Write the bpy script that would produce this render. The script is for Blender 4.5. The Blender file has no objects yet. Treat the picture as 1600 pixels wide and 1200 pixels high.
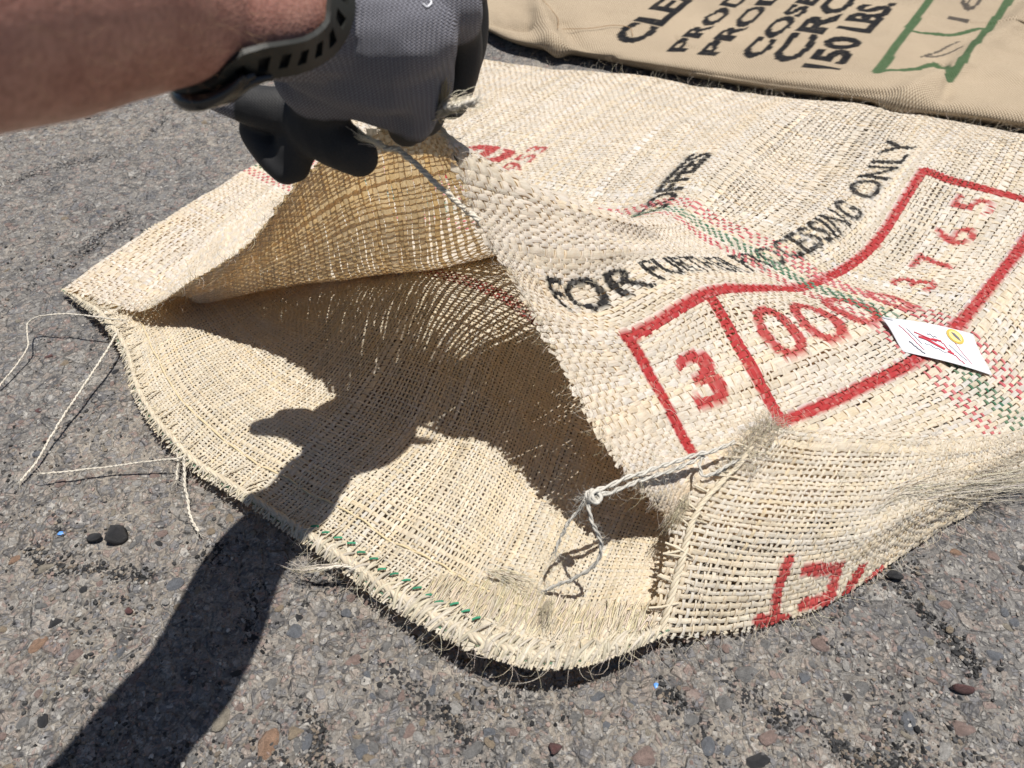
import bpy, bmesh, math, random
import numpy as np
from mathutils import Vector

rng = np.random.default_rng(7)
random.seed(7)
scene = bpy.context.scene
C = scene.collection

# ------------------------------------------------------------------ camera, sky, sun, exposure
CAM_H, PITCH = 0.52, math.radians(48)
FPX = 24.0 / 34.6 * 1600
cam_d = bpy.data.cameras.new('camera')
cam_d.lens = 24.0; cam_d.sensor_width = 34.6; cam_d.sensor_fit = 'HORIZONTAL'
cam_d.clip_start = 0.01; cam_d.clip_end = 500
cam_d.dof.use_dof = True; cam_d.dof.focus_distance = 0.62; cam_d.dof.aperture_fstop = 8.5
cam = bpy.data.objects.new('camera', cam_d); C.objects.link(cam)
cam.location = (0, 0, CAM_H); cam.rotation_euler = (math.pi / 2 - PITCH, 0, 0)
scene.camera = cam

LIGHT = Vector((-0.165, -0.045, -1.0)).normalized()
SUN_EL = math.asin(-LIGHT.z); SUN_AZ = math.atan2(-LIGHT.x, -LIGHT.y)
world = bpy.data.worlds.new('World'); scene.world = world; world.use_nodes = True
nt = world.node_tree
sky = nt.nodes.new('ShaderNodeTexSky'); sky.sky_type = 'NISHITA'; sky.sun_disc = False
sky.sun_elevation = SUN_EL; sky.sun_rotation = SUN_AZ
nt.nodes['Background'].inputs['Strength'].default_value = 0.05
nt.links.new(sky.outputs[0], nt.nodes['Background'].inputs['Color'])
sun_d = bpy.data.lights.new('sun', 'SUN'); sun_d.energy = 5.0; sun_d.angle = math.radians(0.53)
sun_d.color = (1.0, 0.955, 0.89)
sun = bpy.data.objects.new('sun', sun_d); C.objects.link(sun)
sun.rotation_euler = LIGHT.to_track_quat('-Z', 'Y').to_euler(); sun.location = (1, 1, 4)
vs = scene.view_settings
vs.view_transform = 'Standard'; vs.look = 'None'; vs.gamma = 1.0; vs.use_curve_mapping = False
vs.exposure = 0.41
scene.cycles.max_bounces = 7; scene.cycles.transparent_max_bounces = 8

# ------------------------------------------------------------------ pixels to points
CO = np.array([0, 0, CAM_H])
FW = np.array([0, math.cos(PITCH), -math.sin(PITCH)]); UP = np.array([0, math.sin(PITCH), math.cos(PITCH)])
RT = np.array([1.0, 0, 0])
def ray(px, py): return FW + (px - 800) / FPX * RT - (py - 600) / FPX * UP
def at_z(px, py, z):
    d = ray(px, py); return CO + d * ((z - CAM_H) / d[2])
def at_t(px, py, t): return CO + ray(px, py) * t
def project(P):
    q = P - CO; f = q @ FW
    return 800 + q @ RT / f * FPX, 600 - q @ UP / f * FPX, f

# ------------------------------------------------------------------ small numeric helpers
_lat = rng.random((256, 256))
def vnoise(x, y, seed=0):
    x = np.asarray(x, float) + seed * 17.3; y = np.asarray(y, float) + seed * 9.7
    xi = np.floor(x).astype(int); yi = np.floor(y).astype(int); fx = x - xi; fy = y - yi
    fx = fx * fx * (3 - 2 * fx); fy = fy * fy * (3 - 2 * fy)
    g = lambda a, b: _lat[a & 255, b & 255]
    return ((g(xi, yi) * (1 - fx) + g(xi + 1, yi) * fx) * (1 - fy) + (g(xi, yi + 1) * (1 - fx) + g(xi + 1, yi + 1) * fx) * fy) * 2 - 1
def fbm(x, y, o=4, seed=0):
    s = 0; a = 1.0
    for k in range(o): s = s + a * vnoise(x * 2 ** k, y * 2 ** k, seed + k); a *= .5
    return s
def pchip(xk, Y, x):
    """monotone cubic along axis 0 of Y (knots xk) at x"""
    h = np.diff(xk); sh = (-1,) + (1,) * (Y.ndim - 1); d = np.diff(Y, axis=0) / h.reshape(sh)
    m = np.zeros_like(Y)
    w1 = (2 * h[1:] + h[:-1]).reshape(sh); w2 = (h[1:] + 2 * h[:-1]).reshape(sh)
    a, b = d[:-1], d[1:]
    with np.errstate(all='ignore'):
        mm = (w1 + w2) / (w1 / a + w2 / b)
    mid = (a + b) / 2
    mono = np.where(a * b > 0, mm, 0); m[1:-1] = .55 * mono + .45 * mid; m[0] = d[0]; m[-1] = d[-1]
    k = np.clip(np.searchsorted(xk, x, 'right') - 1, 0, len(h) - 1)
    t = ((x - xk[k]) / h[k]).reshape(sh); hk = h[k].reshape(sh)
    return (Y[k] * (1 + 2 * t) * (1 - t) ** 2 + m[k] * hk * t * (1 - t) ** 2 + Y[k + 1] * t * t * (3 - 2 * t) + m[k + 1] * hk * t * t * (t - 1))

class Surface:
    """dense tensor surface through a control grid P[nu, nv, 3]; u, v in 0..1 follow mean chord length"""
    def __init__(self, P, nu=220, nv=220, smooth=6, bump=None, floor=0.004):
        P = np.asarray(P, float)
        cu = np.linalg.norm(np.diff(P, axis=0), axis=2).mean(1); cv = np.linalg.norm(np.diff(P, axis=1), axis=2).mean(0)
        self.Lu, self.Lv = cu.sum(), cv.sum()
        ku = np.r_[0, np.cumsum(cu)] / self.Lu; kv = np.r_[0, np.cumsum(cv)] / self.Lv
        self.ku, self.kv = ku, kv
        u = np.linspace(0, 1, nu); v = np.linspace(0, 1, nv)
        G = pchip(ku, P, u); G = np.swapaxes(pchip(kv, np.swapaxes(G, 0, 1), v), 0, 1).copy()
        for _ in range(smooth):
            G[1:-1, 1:-1] = .5 * G[1:-1, 1:-1] + .125 * (G[2:, 1:-1] + G[:-2, 1:-1] + G[1:-1, 2:] + G[1:-1, :-2])
            for s in (np.s_[0], np.s_[-1]):
                G[s, 1:-1] = .5 * G[s, 1:-1] + .25 * (G[s, 2:] + G[s, :-2]); G[1:-1, s] = .5 * G[1:-1, s] + .25 * (G[2:, s] + G[:-2, s])
        self.G = G; self.nu, self.nv = nu, nv; self._n()
        if bump is not None:
            U, V = np.meshgrid(u, v, indexing='ij')
            self.G = G = G + self.N * bump(U, V)[..., None]; self._n()
        G[..., 2] = np.maximum(G[..., 2], floor)
    def _n(self):
        du = np.gradient(self.G, axis=0); dv = np.gradient(self.G, axis=1)
        N = np.cross(du, dv); N /= np.linalg.norm(N, axis=2, keepdims=True) + 1e-12
        self.N = N if N[..., 2].mean() > 0 else -N
    def sample(self, A, u, v):
        uu = np.clip(u, 0, 1) * (self.nu - 1); vv = np.clip(v, 0, 1) * (self.nv - 1)
        i = np.minimum(uu.astype(int), self.nu - 2); j = np.minimum(vv.astype(int), self.nv - 2)
        a = (uu - i)[..., None]; b = (vv - j)[..., None]
        return (A[i, j] * (1 - a) + A[i + 1, j] * a) * (1 - b) + (A[i, j + 1] * (1 - a) + A[i + 1, j + 1] * a) * b
    def pos(self, u, v):
        u = np.asarray(u, float); v = np.asarray(v, float)
        p = self.sample(self.G, u, v)
        e = .015
        for lo, hi, w in ((v < 0, 0, 'v'), (v > 1, 1, 'v'), (u < 0, 0, 'u'), (u > 1, 1, 'u')):
            if np.any(lo):
                if w == 'v': q = self.sample(self.G, u, np.full_like(v, abs(hi - e))); k = (np.abs(v - hi) / e)[..., None]
                else: q = self.sample(self.G, np.full_like(u, abs(hi - e)), v); k = (np.abs(u - hi) / e)[..., None]
                p = np.where(lo[..., None], p + (p - q) * k, p)
        return p
    def nor(self, u, v):
        n = self.sample(self.N, np.asarray(u, float), np.asarray(v, float)); return n / (np.linalg.norm(n, axis=-1, keepdims=True) + 1e-12)
    def uv_at(self, px, py, far=False):
        if not hasattr(self, '_pr'):
            self._pr = project(self.G.reshape(-1, 3))
        X, Y, D = self._pr; d2 = (X - px) ** 2 + (Y - py) ** 2
        ok = np.where(d2 < max(36, d2.min() * 1.3))[0]
        k = ok[np.argmax(D[ok])] if far else ok[np.argmin(D[ok] + d2[ok] * 1e-4)]
        return k // self.nv / (self.nu - 1), k % self.nv / (self.nv - 1)

# ------------------------------------------------------------------ mesh helpers
def tag(o, label=None, cat=None, group=None, kind=None):
    for k, v in (('label', label), ('category', cat), ('group', group), ('kind', kind)):
        if v: o[k] = v
    return o
def link(name, me, mat=None, parent=None):
    o = bpy.data.objects.new(name, me); C.objects.link(o)
    if mat is not None: me.materials.append(mat)
    if parent is not None: o.parent = parent
    return o
def empty(name, loc=(0, 0, 0)):
    o = bpy.data.objects.new(name, None); C.objects.link(o); o.location = loc; o.empty_display_size = .05; return o
def np_mesh(name, V, F, col=None, uv=None, smooth=True, nor=None):
    """V (n,3), F (m,4) quads or (m,3) tris; col per vertex rgb; uv per vertex"""
    V = np.asarray(V, np.float32); F = np.asarray(F, np.int32); k = F.shape[1]
    me = bpy.data.meshes.new(name); me.vertices.add(len(V)); me.vertices.foreach_set('co', V.ravel())
    me.loops.add(F.size); me.loops.foreach_set('vertex_index', F.ravel())
    me.polygons.add(len(F)); me.polygons.foreach_set('loop_start', np.arange(0, F.size, k, dtype=np.int32))
    if uv is not None:
        l = me.uv_layers.new(name='UVMap'); l.data.foreach_set('uv', np.asarray(uv, np.float32)[F.ravel()].ravel())
    if col is not None:
        a = me.color_attributes.new('Col', 'FLOAT_COLOR', 'POINT')
        a.data.foreach_set('color', np.c_[col, np.ones(len(V))].astype(np.float32).ravel())
    me.update(calc_edges=True)
    me.polygons.foreach_set('use_smooth', np.full(len(F), smooth))
    if nor is not None:
        at = me.attributes.new('custom_normal', 'FLOAT_VECTOR', 'POINT'); at.data.foreach_set('vector', np.asarray(nor, np.float32).ravel())
    return me
class Tubes:
    """many tapering tubes collected into one mesh"""
    def __init__(s): s.V = []; s.F = []; s.c = []; s.uv = []; s.n = 0
    def add(s, pts, r, col=(.6, .52, .36), k=3, flat=1.0, up=None):
        pts = np.asarray(pts, float); n = len(pts); r = np.broadcast_to(np.asarray(r, float), (n,))
        t = np.gradient(pts, axis=0); t /= np.linalg.norm(t, axis=1, keepdims=True) + 1e-12
        ref = np.array([0, 0, 1.0]) if up is None else np.asarray(up, float)
        if ref.ndim == 1: ref = np.broadcast_to(ref, t.shape)
        b = np.cross(t, ref); bl = np.linalg.norm(b, axis=1, keepdims=True)
        b = np.where(bl > .05, b / (bl + 1e-9), np.array([1.0, 0, 0])); nn = np.cross(b, t)
        a = np.arange(k) / k * 2 * math.pi
        V = pts[:, None] + r[:, None, None] * (np.cos(a)[None, :, None] * b[:, None] + flat * np.sin(a)[None, :, None] * nn[:, None])
        i = np.arange(n - 1)[:, None] * k + np.arange(k); j = np.arange(n - 1)[:, None] * k + (np.arange(k) + 1) % k
        F = np.stack([i, i + k, j + k, j], -1).reshape(-1, 4) + s.n
        L = np.r_[0, np.cumsum(np.linalg.norm(np.diff(pts, axis=0), axis=1))]
        s.V.append(V.reshape(-1, 3)); s.F.append(F); s.c.append(np.broadcast_to(np.asarray(col, float), (n * k, 3)) if np.ndim(col) == 1 else np.repeat(col, k, 0))
        s.uv.append(np.stack([np.repeat(L, k), np.tile(np.arange(k) / k, n) + random.random() * 50], -1)); s.n += n * k
    def mesh(s, name): return np_mesh(name, np.concatenate(s.V), np.concatenate(s.F), np.concatenate(s.c), np.concatenate(s.uv))
def spline(pts, n=30):
    pts = np.asarray(pts, float); d = np.r_[0, np.cumsum(np.linalg.norm(np.diff(pts, axis=0), axis=1))]
    P = np.vstack([2 * pts[0] - pts[1], pts, 2 * pts[-1] - pts[-2]]); x = np.linspace(0, d[-1], n)
    k = np.clip(np.searchsorted(d, x, 'right') - 1, 0, len(d) - 2); t = ((x - d[k]) / (d[k + 1] - d[k] + 1e-9))[:, None]
    a, b, c, e = P[k], P[k + 1], P[k + 2], P[k + 3]
    return .5 * (2 * b + (c - a) * t + (2 * a - 5 * b + 4 * c - e) * t * t + (3 * b - a - 3 * c + e) * t ** 3)

# ------------------------------------------------------------------ materials
def mat_new(name):
    m = bpy.data.materials.new(name); m.use_nodes = True
    return m, m.node_tree.nodes, m.node_tree.links, m.node_tree.nodes['Principled BSDF']
def node(N, t, **kw):
    n = N.new(t)
    for k, v in kw.items():
        if k in n.inputs: n.inputs[k].default_value = v
        else: setattr(n, k, v)
    return n
def mixc(N, L, a, b, fac, mode='MIX'):
    m = N.new('ShaderNodeMix'); m.data_type = 'RGBA'; m.blend_type = mode
    for sock, val in ((0, fac), (6, a), (7, b)):
        if hasattr(val, 'is_linked') or hasattr(val, 'links'): L.new(val, m.inputs[sock])
        else: m.inputs[sock].default_value = val if sock == 0 else (*val, 1) if len(val) == 3 else val
    return m.outputs[2]
def ramp(N, L, src, stops):
    r = N.new('ShaderNodeValToRGB'); e = r.color_ramp.elements
    while len(e) < len(stops): e.new(.5)
    for x, (p, c) in zip(e, stops): x.position = p; x.color = (*c, 1) if len(c) == 3 else c
    L.new(src, r.inputs[0]); return r
def fibre_mat(name, transl=.50, bump=.35, tint=(.72, .555, .325)):
    m, N, L, B = mat_new(name)
    col = node(N, 'ShaderNodeVertexColor', layer_name='Col')
    uv = N.new('ShaderNodeUVMap'); mp = N.new('ShaderNodeMapping'); mp.inputs['Scale'].default_value = (70, 14, 1)
    L.new(uv.outputs[0], mp.inputs[0])
    nz = node(N, 'ShaderNodeTexNoise', Scale=1.0, Detail=3.0, Roughness=.6); L.new(mp.outputs[0], nz.inputs['Vector'])
    r = ramp(N, L, nz.outputs['Fac'], [(.28, (.80, .75, .66)), (.6, (1.05, 1.05, 1.03))])
    c = mixc(N, L, col.outputs[0], r.outputs[0], 1.0, 'MULTIPLY')
    L.new(c, B.inputs['Base Color']); B.inputs['Roughness'].default_value = .75; B.inputs['Specular IOR Level'].default_value = .25
    mp2 = N.new('ShaderNodeMapping'); mp2.inputs['Scale'].default_value = (130, 26, 1); L.new(uv.outputs[0], mp2.inputs[0])
    n2 = node(N, 'ShaderNodeTexNoise', Scale=1.0, Detail=2.0); L.new(mp2.outputs[0], n2.inputs['Vector'])
    bp = node(N, 'ShaderNodeBump', Strength=bump * 1.6, Distance=.0006); L.new(n2.outputs['Fac'], bp.inputs['Height']); L.new(bp.outputs[0], B.inputs['Normal'])
    tr = N.new('ShaderNodeBsdfTranslucent'); tc = mixc(N, L, c, tint, 1.0, 'MULTIPLY'); L.new(tc, tr.inputs[0])
    ms = N.new('ShaderNodeMixShader'); ms.inputs[0].default_value = transl
    L.new(B.outputs[0], ms.inputs[1]); L.new(tr.outputs[0], ms.inputs[2])
    L.new(ms.outputs[0], N['Material Output'].inputs[0])
    return m
M_fibre = fibre_mat('sisal_fibre')
M_cord = fibre_mat('cord_fibre', transl=.04)
M_fuzz = fibre_mat('fine_fibre', transl=.05, bump=.1, tint=(1, .95, .85))

# ------------------------------------------------------------------ ground
ground_root = empty('ground')
tag(ground_root, 'weathered grey concrete pavement with exposed aggregate stones and cracks', kind='structure')
CRACKS = [np.array([at_z(x, y, 0)[:2] for x, y in c]) for c in (
    [(985, 1035), (1045, 1085), (1098, 1135), (1150, 1230)], [(1150, 1065), (1180, 1095), (1290, 1120), (1330, 1160), (1420, 1230)],
    [(1400, 910), (1440, 950), (1480, 985), (1560, 1040), (1650, 1070)], [(330, 860), (400, 960), (440, 1050), (480, 1120), (520, 1230)],
    [(0, 470), (60, 430), (120, 395), (200, 330)], [(380, 170), (440, 205), (440, 250), (400, 310)], [(440, 900), (500, 925), (560, 1000), (620, 1050), (700, 1130), (760, 1230)],
    [(-60, 905), (60, 870), (150, 900), (230, 900)], [(-40, 300), (60, 260), (180, 240), (260, 180)])]
def seg_dist(X, Y, poly):
    d = np.full(X.shape, 9.0)
    for a, b in zip(poly[:-1], poly[1:]):
        ab = b - a; t = np.clip(((X - a[0]) * ab[0] + (Y - a[1]) * ab[1]) / (ab @ ab), 0, 1)
        d = np.minimum(d, np.hypot(X - a[0] - t * ab[0], Y - a[1] - t * ab[1]))
    return d
def crack_d(X, Y):
    w = .010 * fbm(X * 28, Y * 28, 3, 31); w2 = .010 * fbm(X * 28, Y * 28, 3, 47)
    d = np.full(X.shape, 9.0)
    for c in CRACKS: d = np.minimum(d, seg_dist(X + w, Y + w2, c))
    return d
def ground_h(X, Y):
    near = np.exp(-(np.maximum(0, np.hypot(X - .1, Y - .7) - 2.0)) ** 2)
    z = .0022 * fbm(X * 6, Y * 6, 3, 3) + .0012 * fbm(X * 40, Y * 40, 3, 5)
    z = z - .0050 * np.exp(-(crack_d(X, Y) / .004) ** 2) * (.5 + .5 * vnoise(X * 25, Y * 25, 9))
    return z * near - .003
def axis(lo, hi, step, far):
    a = np.arange(lo, hi, step); g = np.array([step * 1.35 ** k for k in range(1, 60)]); g = np.cumsum(g); g = g[g < far]
    return np.r_[(lo - g)[::-1], a, a[-1] + g]
gx = axis(-.95, 1.15, .0056, 60); gy = axis(-.02, 1.55, .0056, 60)
GX, GY = np.meshgrid(gx, gy, indexing='ij'); GZ = ground_h(GX, GY)
ni, nj = GX.shape; idx = np.arange(ni * nj).reshape(ni, nj)
F = np.stack([idx[:-1, :-1], idx[1:, :-1], idx[1:, 1:], idx[:-1, 1:]], -1).reshape(-1, 4)
V = np.stack([GX, GY, GZ], -1).reshape(-1, 3)
cd = crack_d(GX, GY); dirt = np.exp(-(cd / .010) ** 2) * np.clip(.55 + .9 * fbm(GX * 14, GY * 14, 3, 13), 0, 1)
patch = np.clip(fbm(GX * 4, GY * 4, 4, 21) * .5 + .5, 0, 1)
gcol = np.stack([dirt, patch, np.zeros_like(dirt)], -1).reshape(-1, 3)

def ground_material():
    m, N, L, B = mat_new('aggregate_concrete')
    geo = N.new('ShaderNodeNewGeometry'); P = geo.outputs['Position']
    wn = node(N, 'ShaderNodeTexNoise', Scale=45.0, Detail=2.0); L.new(P, wn.inputs['Vector'])
    wp = mixc(N, L, P, wn.outputs['Color'], .010); # warped position
    msk = node(N, 'ShaderNodeVertexColor', layer_name='Col'); sp = N.new('ShaderNodeSeparateColor'); L.new(msk.outputs[0], sp.inputs[0])
    fine = node(N, 'ShaderNodeTexNoise', Scale=420.0, Detail=4.0, Roughness=.7); L.new(P, fine.inputs['Vector'])
    mid = node(N, 'ShaderNodeTexNoise', Scale=60.0, Detail=5.0, Roughness=.65); L.new(P, mid.inputs['Vector'])
    base = ramp(N, L, mid.outputs['Fac'], [(.26, (.055, .053, .051)), (.5, (.125, .119, .112)), (.74, (.205, .195, .180))]).outputs[0]
    sand = ramp(N, L, fine.outputs['Fac'], [(.3, (.45, .43, .41)), (.5, (1, 1, 1)), (.72, (1.45, 1.4, 1.32))]).outputs[0]
    base = mixc(N, L, base, sand, .8, 'MULTIPLY')
    tint = ramp(N, L, sp.outputs[1], [(.25, (.78, .79, .82)), (.75, (1.16, 1.10, 1.02))]).outputs[0]
    base = mixc(N, L, base, tint, 1.0, 'MULTIPLY')
    hsum = None; col = base
    for scale, edge_w, seed, dens, op in ((58, .20, 0, .55, .62), (135, .16, 5, .72, .72), (300, .14, 9, .75, .70)):
        mp = N.new('ShaderNodeMapping'); mp.inputs['Location'].default_value = (seed, seed * .7, 0); L.new(wp, mp.inputs[0])
        v = node(N, 'ShaderNodeTexVoronoi', Scale=float(scale), Randomness=1.0); v.voronoi_dimensions = '2D'; L.new(mp.outputs[0], v.inputs['Vector'])
        ve = node(N, 'ShaderNodeTexVoronoi', Scale=float(scale), Randomness=1.0); ve.voronoi_dimensions = '2D'; ve.feature = 'DISTANCE_TO_EDGE'; L.new(mp.outputs[0], ve.inputs['Vector'])
        sc = N.new('ShaderNodeSeparateColor'); L.new(v.outputs['Color'], sc.inputs[0])
        thr = node(N, 'ShaderNodeMath', operation='MULTIPLY'); L.new(sc.outputs[2], thr.inputs[0]); thr.inputs[1].default_value = edge_w
        df = node(N, 'ShaderNodeMath', operation='SUBTRACT'); L.new(ve.outputs['Distance'], df.inputs[0]); L.new(thr.outputs[0], df.inputs[1])
        mk0 = node(N, 'ShaderNodeMapRange'); L.new(df.outputs[0], mk0.inputs[0]); mk0.inputs[1].default_value = .02; mk0.inputs[2].default_value = .12
        on = node(N, 'ShaderNodeMath', operation='LESS_THAN'); L.new(sc.outputs[1], on.inputs[0]); on.inputs[1].default_value = dens
        mk = node(N, 'ShaderNodeMath', operation='MULTIPLY'); L.new(mk0.outputs[0], mk.inputs[0]); L.new(on.outputs[0], mk.inputs[1])
        stone = ramp(N, L, sc.outputs[0], [(0, (.055, .056, .062)), (.12, (.11, .112, .122)), (.28, (.15, .145, .14)), (.46, (.19, .165, .148)), (.6, (.13, .127, .124)), (.72, (.22, .212, .20)), (.82, (.155, .115, .105)), (.9, (.05, .05, .053)), (.96, (.27, .262, .25))])
        stone.color_ramp.interpolation = 'CONSTANT'
        var = node(N, 'ShaderNodeTexNoise', Scale=300.0, Detail=4.0, Roughness=.7); L.new(P, var.inputs['Vector'])
        st = mixc(N, L, stone.outputs[0], ramp(N, L, var.outputs['Fac'], [(.3, (.5, .5, .5)), (.7, (1.4, 1.38, 1.35))]).outputs[0], .9, 'MULTIPLY')
        f = node(N, 'ShaderNodeMath', operation='MULTIPLY'); L.new(mk.outputs[0], f.inputs[0]); f.inputs[1].default_value = op
        col = mixc(N, L, col, st, f.outputs[0])
        hh = node(N, 'ShaderNodeMath', operation='MULTIPLY'); L.new(mk.outputs[0], hh.inputs[0]); hh.inputs[1].default_value = 75.0 / scale
        if hsum is None: hsum = hh.outputs[0]
        else:
            a = node(N, 'ShaderNodeMath', operation='ADD'); L.new(hsum, a.inputs[0]); L.new(hh.outputs[0], a.inputs[1]); hsum = a.outputs[0]
    pit = node(N, 'ShaderNodeTexNoise', Scale=150.0, Detail=3.0, Roughness=.6); L.new(P, pit.inputs['Vector'])
    pk_ = node(N, 'ShaderNodeMapRange'); L.new(pit.outputs['Fac'], pk_.inputs[0]); pk_.inputs[1].default_value = .62; pk_.inputs[2].default_value = .70
    col = mixc(N, L, col, (.03, .029, .028), pk_.outputs[0])
    # pits and black tar grit along the cracks
    grit = node(N, 'ShaderNodeTexNoise', Scale=330.0, Detail=2.0); L.new(P, grit.inputs['Vector'])
    gm = node(N, 'ShaderNodeMath', operation='ADD'); L.new(grit.outputs['Fac'], gm.inputs[0])
    dm = node(N, 'ShaderNodeMath', operation='MULTIPLY'); L.new(sp.outputs[0], dm.inputs[0]); dm.inputs[1].default_value = .24
    L.new(dm.outputs[0], gm.inputs[1])
    gk = node(N, 'ShaderNodeMapRange'); L.new(gm.outputs[0], gk.inputs[0]); gk.inputs[1].default_value = .70; gk.inputs[2].default_value = .76
    col = mixc(N, L, col, (.018, .018, .019), gk.outputs[0])
    col = mixc(N, L, col, (1.46, 1.45, 1.43), 1.0, 'MULTIPLY')
    L.new(col, B.inputs['Base Color']); B.inputs['Roughness'].default_value = .85; B.inputs['Specular IOR Level'].default_value = .35
    ad = node(N, 'ShaderNodeMath', operation='MULTIPLY_ADD'); L.new(fine.outputs['Fac'], ad.inputs[0]); ad.inputs[1].default_value = .9; L.new(hsum, ad.inputs[2])
    a2 = node(N, 'ShaderNodeMath', operation='MULTIPLY_ADD'); L.new(mid.outputs['Fac'], a2.inputs[0]); a2.inputs[1].default_value = 1.6; L.new(ad.outputs[0], a2.inputs[2])
    bp = node(N, 'ShaderNodeBump', Strength=1.0, Distance=.0023); L.new(a2.outputs[0], bp.inputs['Height']); L.new(bp.outputs[0], B.inputs['Normal'])
    return m
M_ground = ground_material()
gs = link('pavement_surface', np_mesh('pavement_surface', V, F, gcol), M_ground, ground_root)

# ------------------------------------------------------------------ stones
def stone_mat(name, c, rough=.6):
    m, N, L, B = mat_new(name)
    tc = N.new('ShaderNodeTexCoord'); oi = N.new('ShaderNodeObjectInfo')
    n = node(N, 'ShaderNodeTexNoise', Scale=2.2, Detail=5.0, Roughness=.7); L.new(tc.outputs['Object'], n.inputs['Vector'])
    n.noise_dimensions = '4D'; L.new(oi.outputs['Random'], n.inputs['W'])
    r = ramp(N, L, n.outputs['Fac'], [(.3, tuple(x * .55 for x in c)), (.5, c), (.75, tuple(min(1, x * 1.5) for x in c))])
    n2 = node(N, 'ShaderNodeTexNoise', Scale=14.0, Detail=3.0); L.new(tc.outputs['Object'], n2.inputs['Vector'])
    c2 = mixc(N, L, r.outputs[0], ramp(N, L, n2.outputs['Fac'], [(.35, (.6, .6, .6)), (.65, (1.2, 1.2, 1.2))]).outputs[0], .7, 'MULTIPLY')
    L.new(c2, B.inputs['Base Color']); B.inputs['Roughness'].default_value = rough
    bp = node(N, 'ShaderNodeBump', Strength=.5, Distance=.06); L.new(n2.outputs['Fac'], bp.inputs['Height']); L.new(bp.outputs[0], B.inputs['Normal'])
    return m
STONE = {k: stone_mat('stone_' + k, c) for k, c in dict(pink=(.185, .135, .118), tan=(.20, .16, .115), grey=(.14, .137, .133), blue=(.11, .116, .128), dark=(.022, .022, .024), white=(.26, .25, .235), red=(.09, .042, .04), orange=(.22, .14, .095), beige=(.205, .182, .145)).items()}
def stone_shape(seed):
    r = np.random.default_rng(seed); bm = bmesh.new(); bmesh.ops.create_icosphere(bm, subdivisions=2, radius=1)
    ax = r.normal(size=(9, 3)); ax /= np.linalg.norm(ax, axis=1, keepdims=True); cut = r.uniform(.50, .88, 9)
    for v in bm.verts:
        p = np.array(v.co)
        for a, c in zip(ax, cut):
            d = p @ a
            if d > c: p = p - a * (d - c) * .95
        v.co = p * (1 + .05 * r.normal())
    for f in bm.faces: f.smooth = True
    me = bpy.data.meshes.new('stone'); bm.to_mesh(me); bm.free(); return me
SHAPES = [stone_shape(100 + k) for k in range(8)]
def stone_variant(k, mat, cache={}):
    if (k, mat) not in cache:
        me = SHAPES[k].copy(); me.materials.append(STONE[mat]); cache[(k, mat)] = me
    return cache[(k, mat)]
def place_stone(name, px, py, wpx, mat, asp=.75, lift=.25, parent=None, rot=None, flat=.5):
    p = at_z(px, py, 0); depth = (p - CO) @ FW; r = wpx / 2 / FPX * depth
    o = bpy.data.objects.new(name, stone_variant(random.randrange(8), mat)); C.objects.link(o)
    if parent: o.parent = parent
    z = float(ground_h(np.array(p[0]), np.array(p[1])))
    o.scale = (r, r * asp, r * flat); o.location = (p[0], p[1], z + r * flat * lift)
    o.rotation_euler = (random.uniform(-.15, .15), random.uniform(-.15, .15), random.uniform(0, 6.28) if rot is None else rot)
    return o
NAMED = [(417, 1163, 58, 'orange', .6, 1.3), (460, 1143, 32, 'tan', .8, .3), (343, 1123, 44, 'beige', .6, 1.2), (480, 1158, 30, 'blue', .7, 1), (460, 985, 34, 'blue', .8, 0), (422, 1067, 28, 'grey', .8, 1), (58, 1005, 38, 'orange', .6, .6),
    (83, 970, 26, 'dark', .8, .4), (118, 1022, 28, 'pink', .8, 0), (80, 1077, 20, 'beige', .7, 1), (551, 1030, 34, 'pink', .7, .4), (565, 1172, 34, 'blue', .8, 1), (675, 1076, 22, 'blue', .6, 1.5), (662, 1030, 24, 'grey', .7, 1.3), (713, 1106, 32, 'white', .8, 0),
    (934, 1087, 30, 'blue', .7, .2), (800, 1144, 24, 'pink', .9, 0), (1285, 1002, 38, 'pink', .8, 0), (1205, 1150, 40, 'pink', .8, .3), (1135, 1097, 38, 'grey', .8, .5), (1107, 1165, 34, 'blue', .7, 1.2), (1507, 1137, 46, 'pink', .7, 0),
    (1422, 1125, 36, 'blue', .7, 1.2), (1480, 1172, 40, 'white', .7, .7), (1497, 860, 26, 'orange', .5, -.3), (1555, 865, 26, 'pink', .8, 0), (1187, 1187, 44, 'dark', .8, 0), (1080, 1120, 30, 'grey', .8, 0), (1170, 1050, 44, 'grey', .9, .5), (1350, 1075, 34, 'grey', .8, .2),
    (900, 1120, 26, 'grey', .8, 0), (740, 1170, 44, 'grey', .8, .4), (640, 1140, 30, 'pink', .7, .9), (1010, 1180, 50, 'pink', .7, .3), (1390, 1180, 30, 'grey', .8, 0), (1560, 1020, 30, 'blue', .8, 0), (1440, 1060, 26, 'grey', .7, 0), (1480, 940, 24, 'pink', .7, 0), (250, 830, 20, 'pink', .7, .3),
    (240, 740, 22, 'pink', .8, 0), (330, 790, 18, 'tan', .7, 0), (60, 640, 16, 'red', .7, 0), (76, 556, 16, 'red', .7, 0), (100, 566, 18, 'tan', .8, 0), (20, 870, 30, 'orange', .5, .6), (70, 885, 40, 'beige', .45, .5), (270, 910, 34, 'blue', .7, .3), (35, 1130, 26, 'grey', .8, 0), (50, 1125, 20, 'white', .8, 0)]
for px, py, w, mt, asp, rot in NAMED: place_stone('stone', px, py, w, mt, asp, -.18, ground_root, rot, .34)
kinds = ['pink', 'tan', 'grey', 'grey', 'blue', 'grey', 'white', 'beige', 'pink', 'dark']
cnt = 0
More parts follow.
